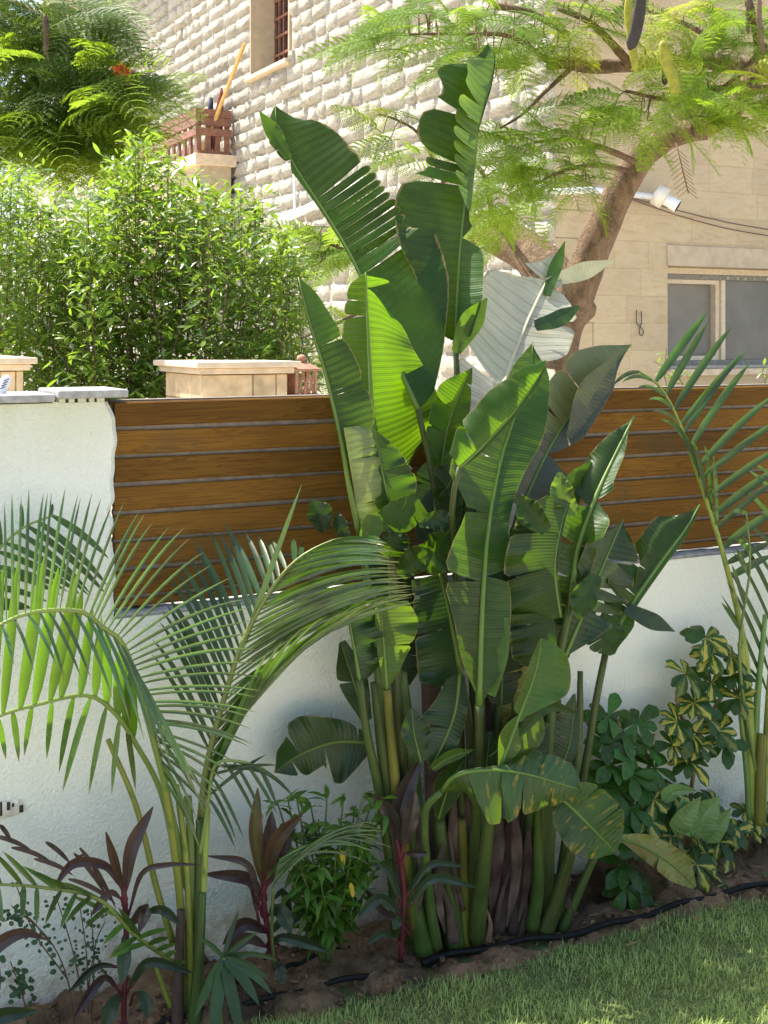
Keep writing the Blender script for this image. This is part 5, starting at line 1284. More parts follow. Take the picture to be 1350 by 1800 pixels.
def scatter(parent, name, meshes, items, nobj, mat, stuffname):
    """items: (point, 3x3 rotation, size). The nobj largest in view become objects, the rest one mesh."""
    md = [meshdata(m) for m in meshes]
    def sc(it):
        P, R, s = it
        x = CX + P[0] / P[1] * FPX; y = HY - (P[2] - HC) / P[1] * FPX
        if not (0 < x < 1350 and 0 < y < 1800): return -1
        return s * s / P[1] ** 2 * (0.3 + abs(R[1, 2]))
    items = sorted(items, key=sc, reverse=True)
    rest = MB(); r = random.Random(5)
    VV, FF, UU, off = [], [], [], 0
    for i, (P, R, s) in enumerate(items):
        k = r.randrange(len(meshes))
        if i < nobj:
            M = Matrix.Translation(Vector(P)) @ Matrix(R.tolist()).to_4x4() @ Matrix.Scale(s, 4)
            place(name, meshes[k], M, parent)
        else:
            V, F, uv = md[k]
            rest.add(V @ R.T * s + P, F, uv)
    if rest.n:
        o = rest.build(stuffname, mat, parent); o['kind'] = 'stuff'

# ------------------------------------------------------------------ green pepper-like bush
M_PEP = leafmat('bright_green_bush_leaf', (0.060, 0.13, 0.018), (0.22, 0.40, 0.012), 0.36, 0.34, var=0.35, spec=0.4)
PEPM = [small_leaf('leaf', M_PEP, 1, .34, b_, f_) for b_, f_ in ((.2, .15), (.45, .1), (.7, .2))]
M_HERB = leafmat('thin_green_stem', (0.09, 0.13, 0.04), (0.1, 0.15, 0.03), 0.5, 0.05)
def bush(label, base_px, tips, q0, leafL, meshes, mat, seed, nobj=290, group=None, name='leafy_bush', dens=16, yellow=None, width=2.2):
    r = random.Random(seed)
    root = thing(name, label, 'bush', atG(*base_px), group)
    items = []
    for (tx, ty, tq) in tips:
        pts = [(base_px[0] + r.uniform(-8, 8), base_px[1], q0), ((base_px[0] * .55 + tx * .45) + r.uniform(-10, 10), base_px[1] * .5 + ty * .5, (q0 + tq) / 2), (tx, ty, tq)]
        stem(root, 'stem', pts, width * 1.6, width * .6, M_HERB, n=12, ns=6)
        C = cr(pts, 60); P = at(C[:, 0], C[:, 1], C[:, 2])
        for k in range(dens):
            u = .25 + .75 * (k + r.random()) / dens
            if k > dens - 5: u = .97 + .03 * r.random()
            i = min(60, int(u * 60))
            a = r.uniform(0, 6.283); el = r.uniform(-.35, .75)
            d = np.array([math.cos(a) * math.cos(el), math.sin(a) * math.cos(el), math.sin(el)])
            d += 0.25 * (np.array([DS, -DC, 0]))
            items.append((P[i], frame(d, np.array([0, 0, 1.0]), r.uniform(-.5, .5)), leafL * r.uniform(.6, 1.2)))
    scatter(root, 'leaf', meshes, items, nobj, mat, 'small_leaves')
    return root
r_ = random.Random(21)
tips = [(505, 1400, .16), (520, 1395, .2), (488, 1412, .15), (545, 1410, .18), (575, 1400, .2), (605, 1395, .22), (640, 1390, .24), (672, 1400, .26), (655, 1405, .2), (625, 1415, .18), (515, 1490, .22), (500, 1510, .2), (530, 1535, .24), (560, 1520, .26), (590, 1500, .25), (640, 1500, .24), (660, 1530, .22), (655, 1450, .24), (540, 1470, .18), (610, 1560, .26), (570, 1575, .28), (535, 1590, .22), (508, 1570, .17), (680, 1420, .25), (600, 1450, .24), (560, 1440, .2), (620, 1480, .27)]
pb = bush('bright green leafy bush between the two broad dark cordylines', (572, 1690), tips, .14, .050, PEPM, M_PEP, 31, dens=26)
for (x, y) in ((600, 1495), (616, 1552)):
    leaflet_mb((x, y, .27), (x + 5, y + 26, .285), .0, 9).build('yellow_leaf', leafmat('yellowed_leaf', (0.50, 0.36, 0.02), (0.5, 0.36, 0.02), .4, .3), pb)

# grass-like arching blades over the bush
gb = thing('arching_grass_plant', 'thin pale green grass blades arching over the bright green bush', 'plant', atG(482, 1700))
for k in range(13):
    y1 = 1425 + k * 5; x1 = 640 + r_.uniform(0, 50)
    leaflet_mb((478 + k, 1560 - k * 4, .24), (x1, y1 + r_.uniform(10, 45), .3), .28 + r_.uniform(-.05, .05), 5).build('blade', M_PALM, gb)
stem(gb, 'stem', [(482, 1700, .2), (478, 1640, .22), (480, 1560, .24)], 3, 3, M_HERB)

# ------------------------------------------------------------------ variegated schefflera and its neighbours
M_SCHV = leafmat('variegated_umbrella_leaf', (0.030, 0.080, 0.014), (0.10, 0.24, 0.01), 0.34, 0.28, var=0.3, variegated=(0.46, 0.39, 0.06), spec=0.35)
M_SCHG = leafmat('glossy_green_umbrella_leaf', (0.034, 0.090, 0.012), (0.13, 0.30, 0.01), 0.34, 0.3, var=0.45, spec=0.35)
M_PALE = leafmat('pale_veined_leaf', (0.14, 0.25, 0.09), (0.2, 0.35, 0.05), 0.36, 0.3, veins=9, var=0.2, rib=(0.45, 0.5, 0.3))
OB = ((0, .06), (.2, .35), (.5, .8), (.75, 1), (.92, .75), (1, .25))
SVM = [small_leaf('leaflet', M_SCHV, 1, .55, b_, .1, 6, OB) for b_ in (.15, .35, .5)]
SGM = [small_leaf('leaflet', M_SCHG, 1, .55, b_, .1, 6, OB) for b_ in (.15, .35, .5)]
M_SCHST = flat('schefflera_bark', (0.20, 0.15, 0.07), 0.7, 0.3, 30)
def schefflera(label, base, trunk, whorls, meshes, seed, L=.058, group='umbrella plants at the right end of the bed'):
    r = random.Random(seed)
    root = thing('umbrella_plant', label, 'plant', base, group)
    for t_ in trunk: stem(root, 'stem', t_, 4.5, 3, M_SCHST, n=10, ns=7)
    allp = np.concatenate([cr(t_, 30) for t_ in trunk])
    for (x, y, qv, n) in whorls:
        P = at(x, y, qv)
        d = np.abs(allp[:, 0] - x) + np.abs(allp[:, 1] - (y + 40))
        s = allp[np.argmin(d)]
        stem(root, 'leaf_stalk', [tuple(s), ((s[0] + x) / 2, (s[1] + y) / 2 - 4, (s[2] + qv) / 2), (x, y, qv)], 1.6, 1.3, M_HERB, n=6, ns=5)
        ax = np.array([r.uniform(-.4, .4) + DS * .5, -.6 + r.uniform(-.3, .3), .75]); ax /= np.linalg.norm(ax)
        e1_ = np.cross(ax, [1, 0, 0]); e1_ /= np.linalg.norm(e1_); e2_ = np.cross(ax, e1_)
        ph = r.uniform(0, 6.28)
        for k in range(n):
            a = ph + k / n * 6.283 + r.uniform(-.2, .2)
            dv = (e1_ * math.cos(a) + e2_ * math.sin(a)) + ax * r.uniform(-.25, .35)
            R = frame(dv, ax)
            s_ = L * r.uniform(.7, 1.1)
            place('leaflet', meshes[r.randrange(3)], Matrix.Translation(Vector(P)) @ Matrix(R.tolist()).to_4x4() @ Matrix.Scale(s_, 4), root)
    return root
schefflera('tall variegated umbrella plant with yellow-splashed leaves against the white wall, beside the right palm', atG(1210, 1512), [[(1208, 1500, .10), (1214, 1400, .1), (1228, 1300, .1), (1245, 1150, .1)], [(1225, 1330, .1), (1190, 1230, .12), (1205, 1190, .12)], [(1230, 1290, .1), (1280, 1210, .12), (1300, 1230, .12)]], [
    (1240, 1120, .13, 7), (1252, 1150, .14, 8), (1205, 1185, .14, 8), (1220, 1235, .15, 8), (1285, 1150, .13, 8), (1290, 1188, .15, 8), (1298, 1228, .16, 8), (1215, 1290, .16, 8), (1190, 1270, .15, 8), (1230, 1310, .17, 8), (1262, 1285, .16, 8), (1272, 1310, .16, 7), (1215, 1340, .17, 7), (1182, 1310, .16, 7), (1240, 1260, .15, 7), (1305, 1170, .12, 7), (1250, 1200, .13, 7)], SVM, 41, .072)
schefflera('dark glossy umbrella plant crowding the stalks left of the variegated one', atG(1110, 1580), [[(1105, 1560, .12), (1110, 1450, .13), (1100, 1330, .13), (1085, 1260, .13)], [(1110, 1450, .13), (1140, 1350, .14), (1150, 1290, .14)], [(1108, 1480, .13), (1075, 1400, .14), (1062, 1320, .14)]], [
    (1068, 1260, .13, 6), (1062, 1300, .14, 7), (1090, 1290, .15, 7), (1120, 1270, .14, 7), (1105, 1320, .17, 8), (1135, 1310, .15, 7), (1150, 1350, .17, 7), (1075, 1345, .17, 8), (1110, 1360, .19, 8), (1140, 1390, .19, 8), (1085, 1390, .19, 8), (1060, 1380, .17, 7), (1110, 1420, .2, 8), (1150, 1430, .19, 7), (1080, 1440, .2, 8), (1065, 1420, .18, 7), (1105, 1470, .2, 7), (1135, 1480, .2, 7), (1095, 1520, .2, 8), (1120, 1550, .2, 7), (1100, 1560, .22, 6), (1180, 1400, .17, 7), (1180, 1450, .17, 7)], SGM, 42, .080)
schefflera('low variegated umbrella plant on the soil below the tall one', atG(1240, 1550), [[(1235, 1530, .18), (1225, 1480, .18), (1215, 1440, .18)], [(1235, 1520, .18), (1180, 1480, .2), (1150, 1440, .2)]], [
    (1180, 1395, .2, 7), (1150, 1405, .21, 7), (1215, 1430, .2, 6), (1240, 1500, .22, 7), (1225, 1520, .24, 7), (1265, 1480, .2, 6), (1280, 1500, .2, 6), (1135, 1440, .22, 7), (1180, 1470, .22, 6), (1270, 1440, .18, 7), (1255, 1410, .16, 7), (1290, 1460, .18, 6), (1272, 1555, .25, 5)], SVM, 43, .066)
schefflera('small variegated umbrella plant at the foot of the right palm', atG(1330, 1490), [[(1330, 1475, .14), (1325, 1445, .14)]], [(1310, 1425, .15, 7), (1330, 1440, .16, 7), (1345, 1420, .15, 7), (1318, 1455, .16, 6), (1352, 1455, .16, 6)], SVM, 44, .055)
an = thing('arrowhead_plant', 'pale green veined arrowhead leaves at the edge of the umbrella plants', 'plant', atG(1235, 1540))
for i, (pts, w) in enumerate([([(1225, 1475, .24), (1235, 1440, .25), (1265, 1400, .25)], 32), ([(1215, 1470, .25), (1205, 1430, .26), (1200, 1400, .26)], 24), ([(1190, 1470, .25), (1200, 1445, .27), (1232, 1400, .27)], 20), ([(1240, 1480, .22), (1262, 1455, .24), (1285, 1420, .24)], 18), ([(1165, 1410, .22), (1185, 1390, .23), (1225, 1390, .23)], 14)]):
    leaf(an, pts, [(0, 4), (.15, w), (.5, w * .8), (1, 1)], [(0, 4), (.15, w), (.5, w * .8), (1, 1)], M_PALE, rib=1.5, seed=i + 90, nu=14, nv=5, pet=[pts[0], (pts[0][0] + 5, 1500, .22), (1232, 1540, .2)], petr=(1.6, 2))

# ------------------------------------------------------------------ small round-leaved weeds at the left
M_WEED = leafmat('small_round_leaf', (0.035, 0.075, 0.035), (0.08, 0.18, 0.02), 0.4, 0.3, var=0.3)
WM = [small_leaf('leaflet', M_WEED, 1, .8, .1, .08, 5, ((0, .2), (.2, .8), (.5, 1), (.85, .7), (1, .1)))]
def weed(label, base, shoots, seed, L=.013):
    r = random.Random(seed)
    root = thing('round_leaved_weed', label, 'plant', base, 'wild seedlings by the wall')
    for pts in shoots:
        stem(root, 'stem', pts, 1.6, 1.0, M_TWIG, n=20, ns=5)
        C = cr(pts, 80)
        for k in range(26):
            u = r.uniform(.3, 1); c = C[int(u * 80)]
            a = r.uniform(0, 6.28); off = r.uniform(4, 22)
            P = at(c[0] + off * math.cos(a), c[1] + off * math.sin(a) * .7, c[2] + r.uniform(-.01, .03))
            d = np.array([math.cos(a), r.uniform(-.6, .2), -math.sin(a) * .7 + r.uniform(-.3, .3)])
            place('leaflet', WM[0], Matrix.Translation(Vector(P)) @ Matrix(frame(d, np.array([.2, -1, .6]), r.uniform(-.5, .5)).tolist()).to_4x4() @ Matrix.Scale(L * r.uniform(.6, 1.2), 4), root)
    return root
weed('arching wild seedling with tiny round leaves near the lower left corner', atG(128, 1812), [[(132, 1810, .12), (118, 1720, .14), (85, 1650, .15), (20, 1592, .16)], [(90, 1660, .15), (45, 1610, .16), (5, 1620, .16)], [(118, 1720, .14), (60, 1640, .16), (30, 1560, .16)]], 3)
weed('upright wild seedlings with tiny leaves between the cordyline and the left edge', atG(150, 1790), [[(148, 1780, .1), (130, 1680, .1), (100, 1580, .1)], [(155, 1780, .1), (152, 1680, .11), (140, 1590, .11)], [(160, 1780, .1), (165, 1690, .1), (160, 1600, .1)], [(150, 1770, .1), (168, 1660, .1), (185, 1620, .1)]], 4, .010)
weed('short wild seedling with oval leaflets in the lower left corner', atG(50, 1830), [[(52, 1830, .14), (40, 1750, .15), (18, 1690, .15)], [(45, 1770, .15), (30, 1720, .16), (20, 1705, .16)]], 5, .014)
# dry brown frond hanging at the left wall
df = thing('dry_frond', 'shrivelled brown dry leaf hanging in front of the wall at the lower left', 'dry leaf', at(130, 1530, .1))
for (a, c) in [((-10, 1470, .08), (60, 1500, .08)), ((20, 1490, .08), (95, 1520, .09)), ((80, 1480, .1), (125, 1520, .1)), ((130, 1500, .1), (190, 1580, .1)), ((140, 1490, .1), (205, 1600, .1)), ((110, 1540, .1), (150, 1500, .1)), ((0, 1450, .08), (20, 1480, .08)), ((120, 1545, .1), (205, 1590, .1)), ((60, 1510, .09), (130, 1540, .1))]:
    leaflet_mb(a, c, .15, 9).build('dry_strip', M_DRY, df)

# ================================================================== BACKGROUND TREES AND SHRUBS
# ---- feathery tree leaves: bipinnate, shared by all leaves of both trees
def feather(name, mat, npin, nlf, seed, droop=.35, pl=.30):
    r = random.Random(seed); mb = MB()
    x = np.linspace(0, 1, 9)
    mb.add(*tube(np.stack([x, 0.02 * np.sin(x * 3), -droop * x ** 2], -1), np.linspace(.008, .003, 9), 3, False))
    for k in range(npin):
        u = .16 + .84 * k / (npin - 1)
        b0 = np.array([u, 0.02 * math.sin(u * 3), -droop * u * u])
        L = pl * math.sin(math.pi * (.22 + .70 * u)) * r.uniform(.88, 1.1)
        for s in (-1, 1):
            dv = np.array([.42 + .45 * u ** 3, s * .9, 0.0]); dv /= np.linalg.norm(dv)
            pd = r.uniform(.25, .65)
            t = (np.arange(nlf) + .5) / nlf
            C = b0 + dv * (t * L)[:, None] + np.array([0, 0, -1]) * (pd * L * t ** 2)[:, None]
            side = np.array([dv[1], -dv[0], 0]) * s
            ll = .041 * np.sin(math.pi * (.15 + .75 * t)) ; lw = L / nlf * .36
            for sg in (-1, 1):
                tipd = side * sg * .9 + dv * .35 + np.array([0, 0, -.25])
                T = C + tipd * ll[:, None]
                V = np.stack([C - dv * lw, C + dv * lw, T + dv * lw * .8, T - dv * lw * .8], 1)
                mb.add(V, [(4 * i, 4 * i + 1, 4 * i + 2, 4 * i + 3) for i in range(nlf)], np.tile([[0, 0], [0, 1], [1, 1], [1, 0]], (nlf, 1)))
    return mb.mesh(name, mat, False)
M_FEA = leafmat('feathery_leaf_sunlit_green', (0.12, 0.205, 0.018), (0.33, 0.48, 0.025), 0.5, 0.46, var=0.30, spec=0.3)
M_FEAY = leafmat('feathery_leaf_young_yellow_green', (0.26, 0.31, 0.025), (0.46, 0.50, 0.03), 0.45, 0.45, var=0.25, spec=0.3)
M_FEAD = leafmat('feathery_leaf_shaded_green', (0.060, 0.118, 0.014), (0.28, 0.41, 0.02), 0.48, 0.48, var=0.35, spec=0.35)  # darker copy, shade of the crown's near side put into its colour
FE = [feather('leaf', M_FEA, 13, 13, k, d_) for k, d_ in enumerate((.25, .45, .7, .35))]
FEY = [feather('leaf', M_FEAY, 12, 12, 10 + k, d_) for k, d_ in enumerate((.3, .6))]
FED = [feather('leaf', M_FEAD, 11, 10, 20 + k, d_, .34) for k, d_ in enumerate((.3, .5, .8))]
def limb(parent, name, pts, r0, r1, mat=M_BARK, n=30, ns=12, wob=.06, seed=0):
    C = cr(pts, n); P = atY(C[:, 0], C[:, 1], C[:, 2])
    r = random.Random(seed)
    rad = px2m(P) * np.linspace(r0, r1, n + 1) * np.array([1 + r.uniform(-wob, wob) for _ in range(n + 1)])
    MB().add(*tube(P, rad, ns)).build(name, mat, parent)
    return C
def pod(parent, pts, w, mat):
    C = cr(pts, 12); P = atY(C[:, 0], C[:, 1], C[:, 2])
    u = np.linspace(0, 1, 13)
    MB().add(*tube(P, px2m(P) * w * prof([(0, .15), (.1, .8), (.5, 1), (.9, .9), (1, .2)], u), 10, squash=.45)).build('seed_pod', mat, parent)
M_PODG = flat('green_seed_pod', (0.28, 0.28, 0.03), 0.5, 0.3, 25)
M_PODB = flat('dark_ripe_seed_pod', (0.035, 0.028, 0.024), 0.6, 0.3, 30)
M_PODBR = flat('brown_seed_pod', (0.14, 0.09, 0.06), 0.7, 0.3, 30)

# right tree
rt = thing('flame_tree', 'feathery flame tree with forked grey-brown trunk in front of the tan wall', 'tree', (atY(960, 640, 8.0)[0], 8.0, 0))
skel = []
skel.append(limb(rt, 'trunk', [(930, 1040, 8.0), (950, 800, 8.0), (985, 590, 7.9), (1015, 510, 7.8), (1050, 420, 7.7), (1085, 345, 7.6), (1125, 280, 7.5), (1175, 240, 7.4), (1240, 225, 7.3)], 54, 20, n=40, ns=14, seed=1))
skel.append(limb(rt, 'limb', [(1000, 560, 7.9), (960, 475, 8.1), (915, 435, 8.3), (868, 413, 8.5), (815, 395, 8.6), (770, 330, 8.7)], 50, 20, seed=2))
skel.append(limb(rt, 'limb', [(1360, 130, 7.2), (1250, 108, 7.2), (1130, 112, 7.1), (1040, 118, 7.0), (1000, 110, 6.9), (960, 112, 6.9)], 17, 11, seed=3))
skel.append(limb(rt, 'limb', [(1240, 225, 7.3), (1300, 180, 7.1), (1345, 100, 7.0), (1380, 40, 7.0)], 20, 13, seed=4))
skel.append(limb(rt, 'limb', [(1195, 235, 7.4), (1215, 150, 7.6), (1230, 95, 7.8), (1255, 70, 8.0), (1270, 20, 8.0)], 26, 14, seed=14))
for i, (pts, a, c) in enumerate([
    ([(1360, 155, 7.0), (1260, 155, 6.9), (1180, 175, 6.8), (1100, 160, 6.7)], 6, 3), ([(1345, 80, 6.8), (1310, 120, 6.7), (1260, 160, 6.6), (1190, 182, 6.5)], 6, 2),
    ([(1108, 112, 7.0), (1060, 60, 6.9), (1030, 35, 6.8), (980, 15, 6.8)], 9, 4), ([(1010, 115, 6.9), (960, 160, 6.8), (920, 200, 6.7), (880, 225, 6.6)], 5, 2),
    ([(970, 112, 6.9), (900, 65, 6.7), (820, 60, 6.6), (720, 60, 6.5)], 6, 2), ([(1130, 290, 7.5), (1060, 260, 7.2), (1000, 245, 7.0), (940, 250, 6.9)], 7, 3),
    ([(1105, 300, 7.5), (1050, 290, 7.2), (990, 300, 6.9), (930, 330, 6.7)], 6, 2), ([(870, 415, 8.5), (860, 350, 8.2), (845, 300, 7.9), (800, 260, 7.6)], 6, 3),
    ([(780, 320, 8.6), (740, 240, 8.2), (700, 212, 8.0), (665, 200, 7.9)], 4, 2), ([(700, 420, 8.5), (620, 440, 8.2), (560, 420, 8.0), (515, 400, 7.9)], 4, 2), ([(690, 520, 8.4), (610, 560, 8.0), (540, 590, 7.8), (480, 610, 7.7)], 4, 2),
    ([(1335, 110, 6.9), (1330, 60, 6.7), (1315, 0, 6.6)], 9, 7), ([(870, 10, 6.8), (930, 22, 6.8), (1000, 60, 6.9)], 7, 5), ([(1255, 70, 8), (1200, 40, 7.6), (1140, 20, 7.4)], 6, 3),
    ([(1240, 225, 7.3), (1280, 215, 7.0), (1320, 230, 6.9)], 5, 2), ([(815, 395, 8.6), (760, 430, 8.5), (690, 470, 8.4)], 12, 4)]):
    skel.append(limb(rt, 'branch', pts, a, c, M_TWIG, 16, 7, seed=20 + i))
ALLS = np.concatenate(skel)
def feather_crown(parent, regions, meshes, seed, size, ALLS, mult=1.0, upv=(0, -.8, .9), twigmat=M_TWIG):
    r = random.Random(seed); tw = MB()
    for (cx, cy, rx, ry, Yc, dY, n, ms, dirx) in regions:
        for k in range(int(n * mult + .5)):
            a = r.uniform(0, 6.283); rho = math.sqrt(r.random())
            x, y = cx + rx * rho * math.cos(a), cy + ry * rho * math.sin(a)
            Y = Yc + r.uniform(-dY, dY)
            P = atY(x, y, Y)
            az = r.uniform(-1.0, 1.0)
            d = np.array([dirx + r.uniform(-.9, .9), r.uniform(-.9, .5), r.uniform(-.35, .45)])
            if np.linalg.norm(d) < .3: d[0] += .5
            R = frame(d, np.array([upv[0] + r.uniform(-.4, .4), upv[1] + r.uniform(-.35, .25), upv[2]]), r.uniform(-.3, .3))
            s = size * r.uniform(.7, 1.15)
            M = Matrix.Translation(Vector(P)) @ Matrix(R.tolist()).to_4x4() @ Matrix.Scale(s, 4)
            mm = meshes[ms]
            place('leaf', mm[r.randrange(len(mm))], M, parent)
            if r.random() < .4:
                dd = (ALLS[:, 0] - x) ** 2 + (ALLS[:, 1] - y) ** 2
                i = np.argmin(dd)
                if dd[i] < 130 ** 2:
                    Q = atY(*ALLS[i][:3]); mid_ = (P + Q) / 2 + np.array([0, 0, .04])
                    tw.add(*tube(cr(np.array([Q, mid_, P]), 6), np.linspace(.005, .0025, 7), 4, False))
    if tw.n:
        o = tw.build('twigs', twigmat, parent); o['kind'] = 'stuff'
# regions: centre x, y, radii, depth, depth spread, count, mesh set, main direction
feather_crown(rt, [
    (720, 60, 60, 45, 6.6, .3, 12, 0, -.6), (800, 40, 70, 45, 6.7, .3, 12, 0, -.5), (900, 40, 70, 40, 6.8, .3, 14, 0, -.3), (985, 30, 60, 35, 6.8, .3, 9, 0, -.2), (1000, 75, 60, 25, 6.8, .3, 6, 1, -.2),
    (870, 110, 70, 30, 6.7, .3, 9, 0, -.5), (1060, 25, 50, 30, 6.8, .3, 6, 2, 0), (1160, 40, 60, 40, 6.8, .3, 10, 1, .1), (1230, 60, 60, 45, 6.8, .3, 9, 0, .2), (1310, 60, 50, 50, 6.7, .3, 9, 0, .2), (1310, 20, 60, 30, 6.7, .3, 6, 0, .2),
    (1150, 90, 60, 20, 6.7, .3, 5, 1, 0), (1200, 130, 70, 30, 6.6, .3, 8, 0, .2), (1310, 140, 40, 25, 6.6, .3, 6, 1, .3), (1240, 190, 60, 25, 6.6, .3, 12, 0, .5), (1290, 200, 30, 25, 6.7, .2, 6, 0, .8), (1140, 190, 60, 25, 6.6, .3, 9, 0, -.3),
    (1060, 210, 50, 25, 6.7, .3, 7, 0, -.5), (1020, 250, 60, 25, 6.8, .3, 8, 0, -.5), (940, 270, 60, 35, 6.8, .3, 9, 0, -.5), (900, 240, 40, 30, 6.9, .3, 6, 2, -.4), (960, 320, 70, 30, 6.8, .3, 10, 0, -.5), (900, 350, 50, 25, 6.9, .3, 7, 0, -.4), (1050, 300, 40, 20, 7.0, .2, 4, 2, -.3), (870, 310, 30, 40, 7.2, .3, 5, 2, -.3),
    (870, 390, 30, 40, 7.6, .3, 5, 0, -.2), (790, 340, 30, 40, 8.0, .3, 4, 2, -.4), (700, 230, 30, 20, 7.9, .2, 3, 2, -.5), (690, 200, 20, 8, 7.9, .1, 2, 1, -.8), (730, 260, 25, 25, 8.0, .2, 4, 0, -.2), (750, 215, 30, 15, 8.0, .2, 3, 2, -.3),
    (560, 420, 50, 30, 8.0, .3, 8, 0, -.5), (610, 450, 40, 40, 8.1, .3, 8, 0, -.4), (560, 480, 40, 20, 8.0, .3, 4, 0, -.4), (520, 600, 40, 25, 7.8, .2, 5, 0, -.5), (590, 560, 40, 40, 8, .3, 4, 0, -.3)],
    [FE, FEY, FED], 51, .34, ALLS, mult=1.55)
for pts, w, m_ in [([(1108, -15, 6.3), (1104, 20, 6.3), (1110, 70, 6.3), (1118, 128, 6.3)], 9, M_PODG), ([(1128, -20, 6.2), (1124, 20, 6.2), (1116, 60, 6.2), (1106, 88, 6.2)], 12, M_PODB), ([(1165, 70, 6.3), (1172, 110, 6.3), (1184, 140, 6.3), (1190, 170, 6.3)], 13, M_PODG), ([(1172, 90, 6.5), (1170, 120, 6.5), (1168, 150, 6.5)], 7, M_PODB), ([(1335, -10, 6.4), (1335, 40, 6.4), (1342, 95, 6.4)], 6, M_PODBR), ([(1316, -10, 6.5), (1314, 30, 6.5), (1316, 60, 6.5)], 4, M_PODBR)]:
    pod(rt, pts, w, m_)
# dry twig skeleton hanging under the limb
dt_ = MB()
for k in range(10):
    a = atY(1190 + k * 2, 262 + k * 8, 7.3)
    for s in (-1, 1): dt_.add(*tube(np.array([a, a + [s * .06, 0, -.05]]), .002, 4, False))
dt_.add(*tube(np.array([atY(1188, 250, 7.3), atY(1210, 340, 7.3)]), .004, 5)); dt_.build('dry_leaf_stalk', M_TWIG, rt)

# left tree
lt = thing('flame_tree', 'dense dark green feathery tree with hanging brown pods in the upper left corner', 'tree', (atY(-60, 640, 9.5)[0], 9.5, 0))
sk2 = [limb(lt, 'trunk', [(-120, 1100, 9.5), (-110, 700, 9.5), (-90, 400, 9.4), (-60, 200, 9.3), (-20, 60, 9.2), (0, -40, 9.2)], 45, 22, seed=31)]
for i, (pts, a, c) in enumerate([([(-20, -5, 9.0), (30, 5, 8.9), (75, 28, 8.8), (130, 48, 8.7)], 5, 3), ([(-40, 70, 9.2), (0, 72, 9.0), (45, 120, 8.8), (80, 150, 8.7), (120, 160, 8.6)], 6, 3), ([(-80, 170, 9.3), (0, 170, 9.0), (60, 180, 8.8), (140, 175, 8.7)], 8, 3), ([(-80, 250, 9.3), (20, 240, 9.0), (90, 215, 8.7), (190, 180, 8.5), (240, 140, 8.4)], 7, 2), ([(-60, 180, 9.2), (30, 215, 8.9), (70, 250, 8.8)], 5, 3), ([(-30, 100, 9.2), (20, 90, 9.1), (60, 95, 9), (110, 115, 8.8)], 5, 2), ([(5, 80, 9.4), (6, 40, 9.4), (4, -20, 9.4)], 5, 5)]):
    sk2.append(limb(lt, 'branch', pts, a, c, M_TWIG if i else M_BARK, 16, 7, seed=40 + i))
feather_crown(lt, [
    (30, 20, 60, 40, 8.9, .4, 22, 0, .1), (110, 25, 50, 35, 8.7, .4, 16, 0, .4), (160, 15, 15, 12, 8.6, .2, 4, 0, .4), (40, 80, 60, 30, 8.9, .4, 10, 0, .2), (130, 70, 40, 25, 8.6, .3, 11, 0, .4), (20, 130, 50, 30, 8.9, .4, 11, 0, .1),
    (90, 130, 60, 30, 8.7, .4, 20, 0, .2), (150, 140, 60, 25, 8.6, .3, 18, 0, .4), (210, 140, 35, 20, 8.5, .3, 9, 0, .5), (60, 180, 70, 30, 8.8, .4, 22, 0, .1), (140, 190, 70, 30, 8.6, .3, 24, 0, .3), (100, 260, 70, 30, 8.6, .3, 20, 0, .1), (30, 265, 50, 30, 8.7, .3, 12, 0, .1), (225, 165, 25, 15, 8.5, .2, 5, 1, .5), (40, 225, 50, 30, 8.8, .4, 14, 0, 0), (110, 235, 60, 35, 8.6, .4, 22, 0, .2), (160, 240, 30, 25, 8.5, .3, 8, 0, .4), (-60, 120, 60, 150, 9.2, .6, 50, 0, 0)],
    [FED, FE], 61, .48, np.concatenate(sk2), mult=1.45, twigmat=M_TWIG)
for pts, w in [([(78, 25, 8.4), (81, 50, 8.4), (82, 75, 8.4), (80, 95, 8.4)], 6), ([(80, 90, 8.4), (86, 105, 8.4), (92, 115, 8.4)], 3)]:
    pod(lt, pts, w, M_PODBR)
for (x, y) in ((212, 124), (225, 133), (218, 128)):
    P = atY(x, y, 8.35); mb = MB()
    for k in range(7):
        a = k * .9; d = np.array([math.cos(a) * .05, -.02, math.sin(a) * .04])
        mb.add([P, P + d + [.012, 0, .01], P + d * 1.3, P + d + [-.012, 0, -.01]], [(0, 1, 2, 3)])
    mb.build('flower', leafmat('orange_petal', (0.65, 0.13, 0.03), (0.6, 0.15, 0.03), .5, .3), lt)

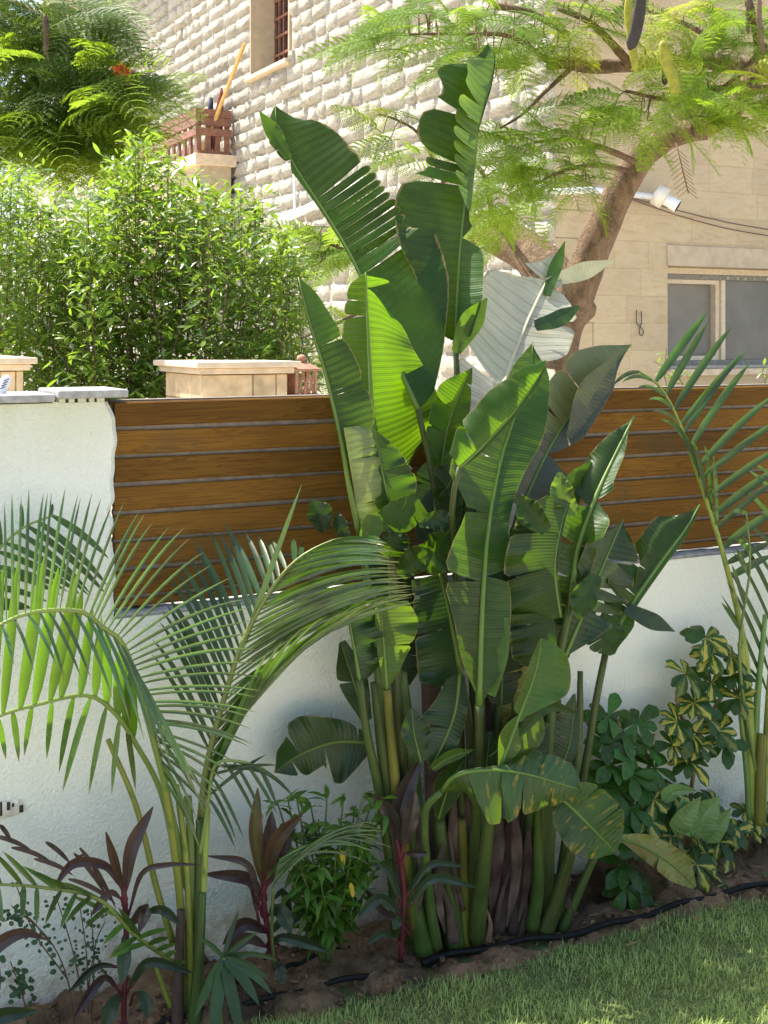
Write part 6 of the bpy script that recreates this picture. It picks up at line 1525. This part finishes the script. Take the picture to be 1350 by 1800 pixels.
# ---- glossy lance-leaved shrubs behind the fence
M_LAN = leafmat('glossy_lance_leaf', (0.085, 0.160, 0.024), (0.30, 0.45, 0.03), 0.30, 0.38, var=0.4, spec=0.9)
LAN = [small_leaf('leaf', M_LAN, 1, w_, b_, .12, 4) for w_, b_ in ((.26, .15), (.22, .3), (.3, .05))]
def lance_shrub(label, xs, top, Yr, nshoot, seed, loc, dens):
    r = random.Random(seed)
    root = thing('lance_leaved_shrub', label, 'shrub', loc, 'shrubs behind the fence')
    items = []; st = MB()
    for k in range(nshoot):
        x = xs[0] + (xs[1] - xs[0]) * (k + r.random()) / nshoot
        Y = r.uniform(*Yr)
        yt = np.interp(x, [p[0] for p in top], [p[1] for p in top]) + abs(r.gauss(0, 55)) + (0 if k % 3 else -8)
        x0 = x + r.uniform(-35, 35)
        C = cr([(x0, HY + (HC - .15) / Y * FPX, Y), (x0 * .6 + x * .4 + r.uniform(-15, 15), 700, Y), (x + r.uniform(-10, 10), (700 + yt) / 2, Y + r.uniform(-.1, .1)), (x + r.uniform(-14, 14), yt, Y)], 60)
        P = atY(C[:, 0], C[:, 1], C[:, 2])
        st.add(*tube(P[::3], np.linspace(.006, .0015, 21), 5, False))
        ln = np.linalg.norm(P[-1] - P[0])
        n = int(ln * dens)
        for j in range(n):
            u = .38 + .62 * r.random(); i = min(60, int(u * 61))
            a = r.uniform(0, 6.283)
            off = r.uniform(0, .22) * (1 - .6 * u)
            el = r.uniform(-.6, .9)
            B = P[i] + np.array([math.cos(a), math.sin(a), r.uniform(.2, .7)]) * off
            if B[2] < 1.0: continue
            a2 = a + r.uniform(-1, 1)
            d = np.array([math.cos(a2) * math.cos(el), math.sin(a2) * math.cos(el), math.sin(el)])
            items.append((B, frame(d, np.array([r.uniform(-.5, .5), r.uniform(-.5, .5), 1.0]), r.uniform(-.6, .6)), r.uniform(.045, .085)))
    o = st.build('stems', M_TWIG, root); o['kind'] = 'stuff'
    scatter(root, 'leaf', LAN, items, 290, M_LAN, 'dense_leaves')
lance_shrub('big glossy light green shrub behind the fence between the two stone piers', (135, 535), [(130, 390), (165, 350), (195, 300), (235, 228), (270, 260), (330, 300), (390, 335), (430, 330), (470, 360), (510, 395), (540, 430)], (5.7, 6.9), 90, 71, (atY(330, 640, 6.3)[0], 6.3, 0), 115)
lance_shrub('glossy light green shrub behind the wall at the left edge, under the feathery tree', (-60, 165), [(-60, 290), (0, 290), (40, 300), (70, 330), (120, 350), (170, 370)], (5.9, 7.1), 50, 72, (atY(40, 640, 6.5)[0], 6.5, 0), 115)
# sprig of young leaves over the fence at the right
sg = thing('leafy_sprig', 'thin sprig of small yellow-green leaves rising behind the fence below the window', 'plant', (atY(1180, 690, 4.6)[0], 4.6, 0))
items = []; r_ = random.Random(8)
for pts in ([(1176, 1100, 4.6), (1172, 700, 4.6), (1168, 660, 4.6), (1172, 612, 4.6)], [(1185, 1100, 4.6), (1200, 700, 4.6), (1185, 660, 4.6), (1150, 635, 4.6)], [(1350, 1100, 4.8), (1345, 690, 4.8), (1340, 655, 4.8), (1345, 635, 4.8)], [(1176, 1100, 4.6), (1182, 700, 4.6), (1190, 670, 4.6), (1210, 650, 4.6)]):
    C = cr(pts, 60); P = atY(C[:, 0], C[:, 1], C[:, 2])
    MB().add(*tube(P[::3], np.linspace(.004, .0012, 21), 5, False)).build('stem', M_HERB, sg)
    for k in range(15):
        i = int(r_.uniform(50, 60)); a = r_.uniform(0, 6.28)
        items.append((P[i], frame(np.array([math.cos(a), math.sin(a) * .5, r_.uniform(-.3, .6)]), np.array([0, -.3, 1.0])), r_.uniform(.025, .045)))
scatter(sg, 'leaf', LAN, items, 80, M_LAN, 'small_leaves')
